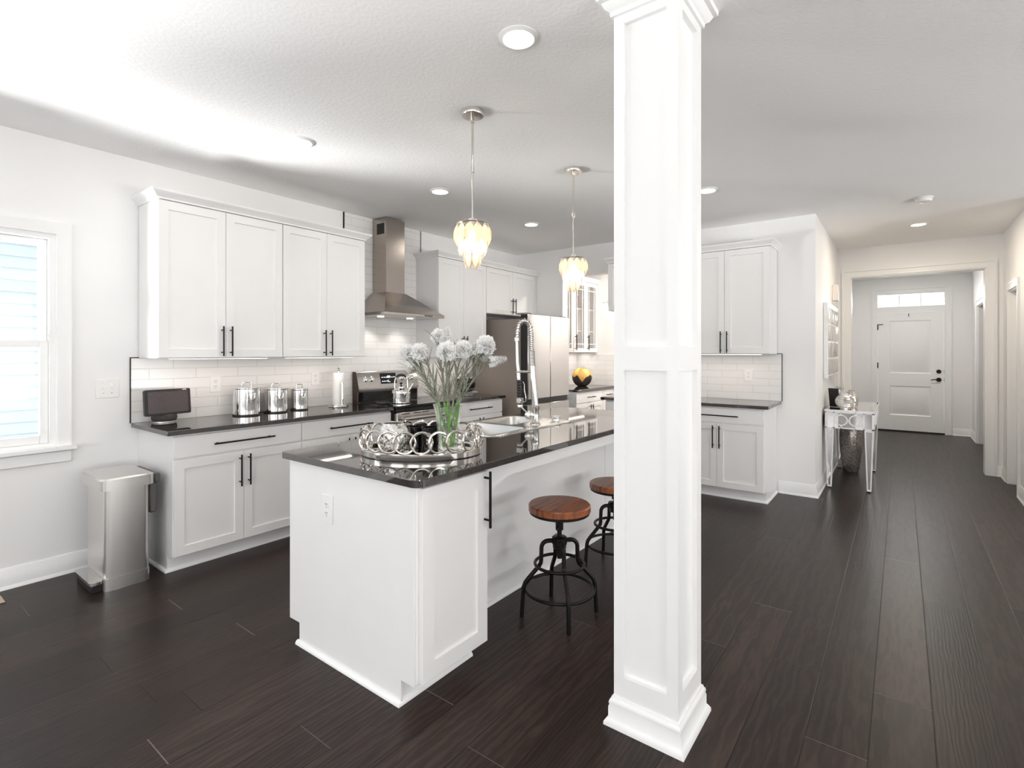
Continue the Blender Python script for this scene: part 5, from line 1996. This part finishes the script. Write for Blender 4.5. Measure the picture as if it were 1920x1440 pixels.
def pendant(x, y, drop_ring, label, mat_='crystal', power=9, scale=1.0, rot=0.0):
    p = thing('pendant_light', label, 'pendant light', (x, y, H), rot, 'crystal pendants')
    MB().lathe([(0.063, -0.0005), (0.063, -0.022), (0.060, -0.027), (0.0001, -0.028)], seg=40).build('ceiling_plate', 'nickel', p)
    zt = -drop_ring
    mid = zt * 0.52
    MB().cyl((0, 0, -0.028), (0, 0, mid), 0.0065, seg=14).cyl((0, 0, -0.028), (0, 0, -0.065), 0.010, seg=14).build('rod', 'nickel', p)
    MB().cyl((0, 0, mid), (0, 0, zt + 0.03), 0.0048, seg=14).cyl((0, 0, mid - 0.012), (0, 0, mid + 0.018), 0.010, seg=14).build('lower_rod', 'nickel', p)
    mb = MB()
    mb.lathe([(0.088, zt - 0.004), (0.090, zt), (0.088, zt + 0.005), (0.082, zt + 0.005), (0.082, zt - 0.004), (0.088, zt - 0.004)], seg=48, caps=False)
    mb.ring((0, 0, zt - 0.085), 0.064, 0.003, N=40, seg=8)
    mb.ring((0, 0, zt - 0.150), 0.034, 0.003, N=32, seg=8)
    for k in range(3):
        a = k * 2 * pi / 3
        mb.cyl((0, 0, zt + 0.012), (0.085 * cos(a), 0.085 * sin(a), zt + 0.002), 0.003, seg=8)
        mb.cyl((0.085 * cos(a), 0.085 * sin(a), zt - 0.004), (0.064 * cos(a), 0.064 * sin(a), zt - 0.085), 0.002, seg=8)
        mb.cyl((0.064 * cos(a), 0.064 * sin(a), zt - 0.085), (0.034 * cos(a), 0.034 * sin(a), zt - 0.150), 0.002, seg=8)
    mb.lathe([(0.024, zt + 0.012), (0.024, zt + 0.030), (0.008, zt + 0.036)], seg=24)
    mb.build('frame', 'nickel', p)
    MB().cyl((0, 0, zt - 0.035), (0, 0, zt + 0.012), 0.014, seg=18).build('socket', 'nickel', p)
    MB().lathe([(0.010, zt - 0.036), (0.018, zt - 0.055), (0.022, zt - 0.080), (0.016, zt - 0.102), (0.0001, zt - 0.112)], seg=20).build('bulb', 'bulb', p)
    for (rr_, zz, n, h, w, t, o0) in ((0.088, zt - 0.006, 12, 0.118, 0.027, 0.011, 0), (0.066, zt - 0.080, 10, 0.102, 0.023, 0.009, 0.3), (0.036, zt - 0.145, 6, 0.100, 0.020, 0.008, 0.1)):
        for k in range(n):
            a = o0 + k * 2 * pi / n
            out = Vector((cos(a), sin(a), 0))
            c_ = MB()
            crystal_piece(c_, out * rr_ + Vector((0, 0, zz)), out, h, w, t)
            c_.build('crystal', mat_, p, sharp=15)
    d = bpy.data.lights.new('pendant_glow', 'POINT')
    d.energy = power
    d.color = (1.0, 0.82, 0.62)
    d.shadow_soft_size = 0.03
    o = bpy.data.objects.new('pendant_glow', d)
    o.location = (0, 0, zt - 0.125)
    col.objects.link(o)
    o.parent = p
    return p


pendant(2.164, 1.904, H - 2.112, 'larger-looking crystal pendant hanging nearer, in front of the hood', power=3.0)
pendant(3.286, 1.914, H - 2.085, 'crystal pendant hanging farther, beside the column', power=3.0, rot=0.3)
pendant(6.265, 3.10, H - 2.06, 'small clear crystal pendant seen through the pantry opening', 'clear_crystal', power=4, rot=0.5)

# ------------------------------------------------------------------ hall: console table and decor
tx0, tx1, ty0, ty1, tz = 6.255, 7.46, 0.222, 0.640, 0.812
tb_ = thing('console_table', 'mirrored console table with silver-leaf trim against the hall wall', 'console table', (0, 0, 0))
MB().box(tx0 - 0.008, tx1 + 0.008, ty0 - 0.008, ty1, tz - 0.018, tz, 0.003).build('top', 'mirror', tb_)
mb = MB()
for (a, b_, c_, d_) in ((tx0 - 0.012, tx1 + 0.012, ty0 - 0.012, ty0 - 0.0085), (tx0 - 0.012, tx0 - 0.0085, ty0 - 0.0085, ty1), (tx1 + 0.0085, tx1 + 0.012, ty0 - 0.0085, ty1)):
    mb.box(a, b_, c_, d_, tz - 0.020, tz + 0.001)
mb.build('top_trim', 'trim', tb_)
za, zb_ = 0.622, tz - 0.0185
ap_ = MB().box(tx0, tx1, ty0, ty1 - 0.004, za, zb_).build('apron', 'mirror', tb_)
mb = MB()


def fr_x(u0, u1, z0, z1):    # strip on the front (-x) face
    mb.box(tx0 - 0.007, tx0 - 0.0005, u0, u1, z0, z1)


def fr_y(u0, u1, z0, z1):
    mb.box(u0, u1, ty0 - 0.007, ty0 - 0.0005, z0, z1)


for z0, z1 in ((za, za + 0.012), (zb_ - 0.012, zb_)):
    fr_x(ty0, ty1 - 0.004, z0, z1)
    fr_y(tx0, tx1, z0, z1)
for u in (ty0, ty0 + 0.072, ty1 - 0.088, ty1 - 0.016):
    fr_x(u, u + 0.012, za, zb_)
for u in (tx0, tx0 + 0.07, tx0 + 0.40, tx0 + 0.79, tx1 - 0.082, tx1 - 0.012):
    fr_y(u, u + 0.012, za, zb_)
zc = (za + zb_) / 2
for u in (ty0 + 0.150, ty0 + 0.272):
    mb.ring((tx0 - 0.005, u, zc), 0.052, 0.007, n=(1, 0, 0), N=32, seg=8)
    fr_x(u - 0.004, u + 0.004, zc + 0.052, zb_)
    fr_x(u - 0.004, u + 0.004, za, zc - 0.052)
fr_x(ty0 + 0.20, ty0 + 0.222, zc - 0.004, zc + 0.004)
for u in (tx0 + 0.17, tx0 + 0.30, tx0 + 0.53, tx0 + 0.66, tx0 + 0.92, tx0 + 1.04):
    mb.ring((u, ty0 - 0.005, zc), 0.052, 0.007, n=(0, 1, 0), N=32, seg=8)
mb.build('fretwork', 'trim', ap_)
for (lx, ly) in ((tx0, ty0), (tx0, ty1 - 0.078), (tx1 - 0.074, ty0), (tx1 - 0.074, ty1 - 0.078)):
    mb = MB()
    w0, w1 = 0.074, 0.034
    def legbox(m_, s0, s1, z0, z1, pad=0.0):
        cx_, cy_ = lx + w0 / 2, ly + w0 / 2
        a, b_ = s0 / 2 + pad, s1 / 2 + pad
        m_.faces([(cx_ - a, cy_ - a, z1), (cx_ + a, cy_ - a, z1), (cx_ + a, cy_ + a, z1), (cx_ - a, cy_ + a, z1), (cx_ - b_, cy_ - b_, z0), (cx_ + b_, cy_ - b_, z0), (cx_ + b_, cy_ + b_, z0), (cx_ - b_, cy_ + b_, z0)],
                 [[0, 1, 2, 3], [7, 6, 5, 4], [0, 4, 5, 1], [1, 5, 6, 2], [2, 6, 7, 3], [3, 7, 4, 0]])
    legbox(mb, w0 - 0.01, w1 - 0.01, 0.012, 0.6205)
    lg = mb.build('leg', 'mirror', tb_)
    mb = MB()
    cx_, cy_ = lx + w0 / 2, ly + w0 / 2
    for sx_ in (-1, 1):
        for sy_ in (-1, 1):
            a, b_ = (w0 - 0.008) / 2, (w1 - 0.008) / 2
            mb.tube([(cx_ + sx_ * b_, cy_ + sy_ * b_, 0.012), (cx_ + sx_ * a, cy_ + sy_ * a, 0.6205)], 0.0065, 6)
    legbox(mb, w0, w0 - 0.002, 0.604, 0.6208)
    legbox(mb, w1 + 0.002, w1, 0.010, 0.026)
    mb.build('corner_trim', 'trim', lg)
    MB().lathe([(0.014, 0), (0.014, 0.0095)], (cx_, cy_, 0.0), 14).build('foot', 'dark', lg)

rv = thing('ribbed_vase', 'round silver ribbed vase on the near end of the console table', 'vase', (6.42, 0.475, tz + 0.0015))
pr = [(0.045, 0)]
NRB = 9
for k in range(NRB * 4 + 1):
    t = k / (NRB * 4)
    ph = radians(25) + radians(125) * t
    pr.append((0.088 * sin(ph) + 0.003 * cos(2 * pi * k / 4), 0.082 - 0.088 * cos(ph) * 0.92))
z_sh = pr[1][1]
pr = [(0.045, 0)] + [(a, b_ - z_sh + 0.004) for a, b_ in pr[1:]] + [(0.042, pr[-1][1] - z_sh + 0.006), (0.046, pr[-1][1] - z_sh + 0.016), (0.041, pr[-1][1] - z_sh + 0.016), (0.036, pr[-1][1] - z_sh)]
MB().lathe(pr, seg=40, caps=False).lathe([(0.0001, 0.0), (0.045, 0.0)], seg=24, caps=False).build('body', 'silver', rv)
dv_ = thing('dark_vase', 'dark mercury glass vase just behind the silver ribbed vase', 'vase', (6.62, 0.430, tz + 0.0015))
MB().lathe([(0.05, 0), (0.062, 0.03), (0.066, 0.08), (0.058, 0.13), (0.036, 0.16), (0.030, 0.175), (0.034, 0.185), (0.030, 0.186), (0.026, 0.17), (0.0001, 0.16)], seg=32).build('body', 'nickel', dv_)
ob = thing('crystal_ornament', 'clear crystal cluster ornament behind the vases on the console table', 'ornament', (6.70, 0.545, tz + 0.0015))
MB().lathe([(0.035, 0), (0.035, 0.008), (0.008, 0.016), (0.006, 0.18)], seg=20).build('stand', 'chrome', ob)
mb = MB()
r2 = random.Random(3)
for k in range(9):
    a = k * 2.4
    mb.sphere((0.028 * cos(a), 0.028 * sin(a), 0.195 + r2.uniform(-0.02, 0.03)), 0.018, 10)
mb.build('crystals', 'clear_crystal', ob)
pf_ = thing('photo_frame', 'small dark tilted picture frame at the wall end of the table', 'picture frame', (6.56, 0.575, tz + 0.0015), radians(70))
MB().box(-0.05, 0.05, -0.006, 0.006, 0.001, 0.205, 0.002).build('frame', 'blacksatin', pf_).rotation_euler = (radians(-10), 0, 0)
q = MB().box(-0.04, 0.04, -0.0075, -0.0062, 0.012, 0.194)
o = q.build('picture', 'mirror', pf_)
o.rotation_euler = (radians(-10), 0, 0)

uv_ = thing('floor_vase', 'tall tapered silver glitter floor vase behind the console table legs', 'vase', (7.30, 0.478, 0.0))
MB().lathe([(0.070, 0), (0.078, 0.01), (0.095, 0.10), (0.112, 0.25), (0.118, 0.38), (0.114, 0.47), (0.104, 0.51), (0.098, 0.512), (0.106, 0.46), (0.108, 0.36), (0.0001, 0.05)], seg=44).build('body', 'glitter', uv_)

# mirrored wall art
ar = thing('wall_mirror', 'tall mirrored wall panel of small square tiles in the hall', 'wall mirror', (0, 0, 0))
ax0, ax1, az0, az1 = 6.36, 7.42, 1.13, 1.93
yb_, yf_ = YH - 0.003, YH - 0.045
MB().box(ax0, ax1, yf_ + 0.006, yb_, az0, az1).build('backing', 'trim', ar)
mb = MB()
for (a, b_, c_, d_) in ((ax0, ax1, az0, az0 + 0.02), (ax0, ax1, az1 - 0.02, az1), (ax0, ax0 + 0.02, az0 + 0.02, az1 - 0.02), (ax1 - 0.02, ax1, az0 + 0.02, az1 - 0.02)):
    mb.box(a, b_, yf_, yf_ + 0.0055, c_, d_)
mb.build('frame', 'silver', ar)
mb = MB()
for i in range(6):
    for j in range(4):
        x0_, z0q = ax0 + 0.03 + i * 0.167, az0 + 0.03 + j * 0.186
        x1_, z1q = x0_ + 0.155, z0q + 0.172
        for (fx0, fx1) in ((0.0, 0.32), (0.36, 0.64), (0.68, 1.0)):
            a, b_ = x0_ + fx0 * 0.155, x0_ + fx1 * 0.155
            e_ = 0.010
            ta_, tb_2 = r2.uniform(-0.0035, 0.0035), r2.uniform(-0.004, 0.004)
            mb.faces([(a, yf_ + 0.0055, z0q), (b_, yf_ + 0.0055, z0q), (b_, yf_ + 0.0055, z1q), (a, yf_ + 0.0055, z1q),
                      (a + e_, yf_ - 0.003 - ta_ - tb_2, z0q + e_), (b_ - e_, yf_ - 0.003 + ta_ - tb_2, z0q + e_), (b_ - e_, yf_ - 0.003 + ta_ + tb_2, z1q - e_), (a + e_, yf_ - 0.003 - ta_ + tb_2, z1q - e_)],
                     [[4, 5, 6, 7], [0, 1, 5, 4], [1, 2, 6, 5], [2, 3, 7, 6], [3, 0, 4, 7]])
mb.build('mirror_tiles', 'mirror', ar)
cb = thing('door_chime', 'cream door chime box high on the hall wall above the mirror', 'door chime', (7.30, YH - 0.0005, 2.115))
MB().box(-0.075, 0.075, -0.058, 0, -0.095, 0.095, 0.006).build('cover', 'cream', cb)
MB().box(-0.045, 0.045, -0.0605, -0.0585, -0.07, 0.07, 0.001).build('face_plate', 'cream', cb)

# ------------------------------------------------------------------ cased opening, front door, side doors
co = struct(MB().sweep([(CY0, 0.0), (CY0, CZ), (CY1, CZ), (CY1, 0.0)][::-1], [(-o, h) for o, h in CASING] if False else CASING,
                       lambda u, v, w: (XC - w, u, v)).box(XC + 0.001, XC + 0.159, CY0 - 0.001, CY0 + 0.012, 0, CZ - 0.0125).box(XC + 0.001, XC + 0.159, CY1 - 0.012, CY1 + 0.001, 0, CZ - 0.0125).box(XC + 0.001, XC + 0.159, CY0, CY1, CZ - 0.012, CZ + 0.001).build('trim_5', 'trim'),
            'white cased opening leading from hall to foyer', 'trim')

dr = thing('door_1', 'white two-panel front door with black hardware at the hall end', 'door', (0, 0, 0), kind='structure')
xf = XD - 0.006
# slab with two recessed panels, facing -x: local u = y decreasing to the right
DL, DRR = DY1 - 0.012, DY0 + 0.012
mb = MB()


def rect_ring(mb, outer, inner, xo, xi):
    (a0_, b0_, c0_, d0_), (a1_, b1_, c1_, d1_) = outer, inner
    vo_ = [(xo, a0_, c0_), (xo, b0_, c0_), (xo, b0_, d0_), (xo, a0_, d0_)]
    vi_ = [(xi, a1_, c1_), (xi, b1_, c1_), (xi, b1_, d1_), (xi, a1_, d1_)]
    mb.faces(vo_ + vi_, [[i, (i + 1) % 4, 4 + (i + 1) % 4, 4 + i] for i in range(4)])


def panel(mb, y0, y1, z0, z1, x):
    """moulded panel: groove then raised field"""
    e1, e2, e3 = 0.016, 0.030, 0.050
    rect_ring(mb, (y0, y1, z0, z1), (y0 + e1, y1 - e1, z0 + e1, z1 - e1), x, x + 0.010)
    rect_ring(mb, (y0 + e1, y1 - e1, z0 + e1, z1 - e1), (y0 + e2, y1 - e2, z0 + e2, z1 - e2), x + 0.010, x + 0.010)
    rect_ring(mb, (y0 + e2, y1 - e2, z0 + e2, z1 - e2), (y0 + e3, y1 - e3, z0 + e3, z1 - e3), x + 0.010, x + 0.003)
    mb.faces([(x + 0.003, y0 + e3, z0 + e3), (x + 0.003, y1 - e3, z0 + e3), (x + 0.003, y1 - e3, z1 - e3), (x + 0.003, y0 + e3, z1 - e3)], [[0, 1, 2, 3]])


py0, py1 = -0.409, 0.171
zs = [0.025, 0.29, 0.808, 1.034, 1.965, 2.105]
for (a, b_, c_, d_) in ((DRR, py0, zs[0], zs[5]), (py1, DL, zs[0], zs[5]), (py0, py1, zs[0], zs[1]), (py0, py1, zs[2], zs[3]), (py0, py1, zs[4], zs[5])):
    mb.faces([(xf, a, c_), (xf, b_, c_), (xf, b_, d_), (xf, a, d_)], [[0, 1, 2, 3]])
panel(mb, py0, py1, zs[1], zs[2], xf)
panel(mb, py0, py1, zs[3], zs[4], xf)
mb.box(xf + 0.012, xf + 0.045, DRR, DL, zs[0], zs[5])
sl = mb.build('slab', 'trim', dr, sharp=20, fix=False)
MB().box(XD - 0.012, XD + 0.13, DY0 + 0.001, DY1 - 0.001, 0.0005, 0.024).build('threshold', 'dark', dr)
mb = MB()
mb.box(XD - 0.001, XD + 0.13, DY0, DRR - 0.004, 0.0, 2.452).box(XD - 0.001, XD + 0.13, DL + 0.004, DY1, 0.0, 2.452)
mb.box(XD - 0.001, XD + 0.13, DRR - 0.004, DL + 0.004, 2.110, 2.215)
mb.box(XD - 0.001, XD + 0.13, DRR - 0.004, DL + 0.004, 2.428, 2.452)
mb.build('frame', 'trim', dr)
mb = MB().sweep([(DY0, 0.0), (DY0, 2.452), (DY1, 2.452), (DY1, 0.0)][::-1], CASING, lambda u, v, w: (XD - w, u, v))
mb.build('casing', 'trim', dr)
tw = MB()
for yy in (-0.265, 0.033):
    tw.box(XD + 0.03, XD + 0.055, yy - 0.009, yy + 0.009, 2.2155, 2.4275)
tw = tw.build('transom_bars', 'trim', dr)
MB().box(XD + 0.060, XD + 0.064, DRR - 0.003, DL + 0.003, 2.2155, 2.4275).build('glass', 'pane', tw)
for zz in (0.32, 1.17, 1.86):
    MB().cyl((xf - 0.010, DL + 0.003, zz - 0.05), (xf - 0.010, DL + 0.003, zz + 0.05), 0.008, seg=10).build('hinge', 'black', dr)
MB().cyl((xf - 0.010, DL - 0.002, 1.905), (xf - 0.010, DL - 0.075, 1.905), 0.006, seg=8).build('hinge_stop', 'black', dr)
MB().cyl((xf - 0.014, -0.10, 2.03), (xf - 0.014, -0.10, 2.085), 0.005, seg=8).cyl((xf - 0.014, -0.10, 2.085), (xf, -0.10, 2.085), 0.005, seg=8).build('hook', 'black', dr)
ly_ = -0.510
MB().cyl((xf, ly_, 1.075), (xf - 0.012, ly_, 1.075), 0.034, seg=24).cyl((xf - 0.012, ly_, 1.075), (xf - 0.022, ly_, 1.075), 0.018, seg=20).build('deadbolt', 'black', dr)
MB().cyl((xf, ly_, 0.935), (xf - 0.012, ly_, 0.935), 0.036, seg=24).cyl((xf - 0.012, ly_, 0.935), (xf - 0.05, ly_, 0.935), 0.011, seg=16).tube([(xf - 0.05, ly_, 0.935), (xf - 0.052, ly_ + 0.03, 0.938), (xf - 0.052, ly_ + 0.07, 0.936), (xf - 0.050, ly_ + 0.11, 0.926)], [0.012, 0.010, 0.009, 0.007], 12).build('lever', 'black', dr)
mb = MB()
for zz in (0.935, 1.075):
    mb.box(xf - 0.0015, xf + 0.03, DRR - 0.0035, DRR - 0.0005, zz - 0.028, zz + 0.028)
mb.build('strike_plate', 'black', dr)

# door in the hall right wall
d2 = thing('door_2', 'white door set in the hall right wall at the image edge', 'door', (0, 0, 0), kind='structure')
MB().box(RX0 + 0.012, RX1 - 0.012, YR - 0.085, YR - 0.05, 0.012, RZ - 0.012).build('slab', 'trim', d2)
mb = MB()
mb.box(RX0 - 0.001, RX0 + 0.012, YR - 0.119, YR - 0.001, 0, RZ - 0.0125).box(RX1 - 0.012, RX1 + 0.001, YR - 0.119, YR - 0.001, 0, RZ - 0.0125).box(RX0, RX1, YR - 0.119, YR - 0.001, RZ - 0.012, RZ + 0.001)
mb.build('frame', 'trim', d2)
MB().sweep([(RX0, 0.0), (RX0, RZ), (RX1, RZ), (RX1, 0.0)][::-1] if False else [(RX1, 0.0), (RX1, RZ), (RX0, RZ), (RX0, 0.0)], CASING[:5] + [(0.066, 0.022), (0.074, 0.022), (0.074, 0)], lambda u, v, w: (u, YR + w, v)).build('casing', 'trim', d2)

# doorway on the right side of the foyer
d3 = struct(MB().sweep([(FX1, 0.0), (FX1, 2.12), (FX0, 2.12), (FX0, 0.0)], CASING, lambda u, v, w: (u, -0.94 + w, v)).box(FX1 - 0.012, FX1 + 0.001, -1.06, -0.941, 0, 2.1075).box(FX0 - 0.001, FX0 + 0.012, -1.06, -0.941, 0, 2.1075).box(FX0, FX1, -1.06, -0.941, 2.108, 2.121).build('trim_6', 'trim'),
            'white casing of the side doorway in the foyer', 'trim')
# closet door on the left side of the foyer (its dark lever shows above the table)
d4 = thing('door_3', 'white closet door on the left foyer wall with a dark lever', 'door', (0, 0, 0), kind='structure')
MB().box(9.0, 9.8, 0.775, 0.799, 0.01, 2.05).build('slab', 'trim', d4)
MB().cyl((9.08, 0.775, 0.95), (9.08, 0.725, 0.95), 0.012, seg=14).tube([(9.08, 0.725, 0.95), (9.10, 0.715, 0.952), (9.17, 0.715, 0.948), (9.20, 0.717, 0.935)], 0.010, 10).build('lever', 'black', d4)
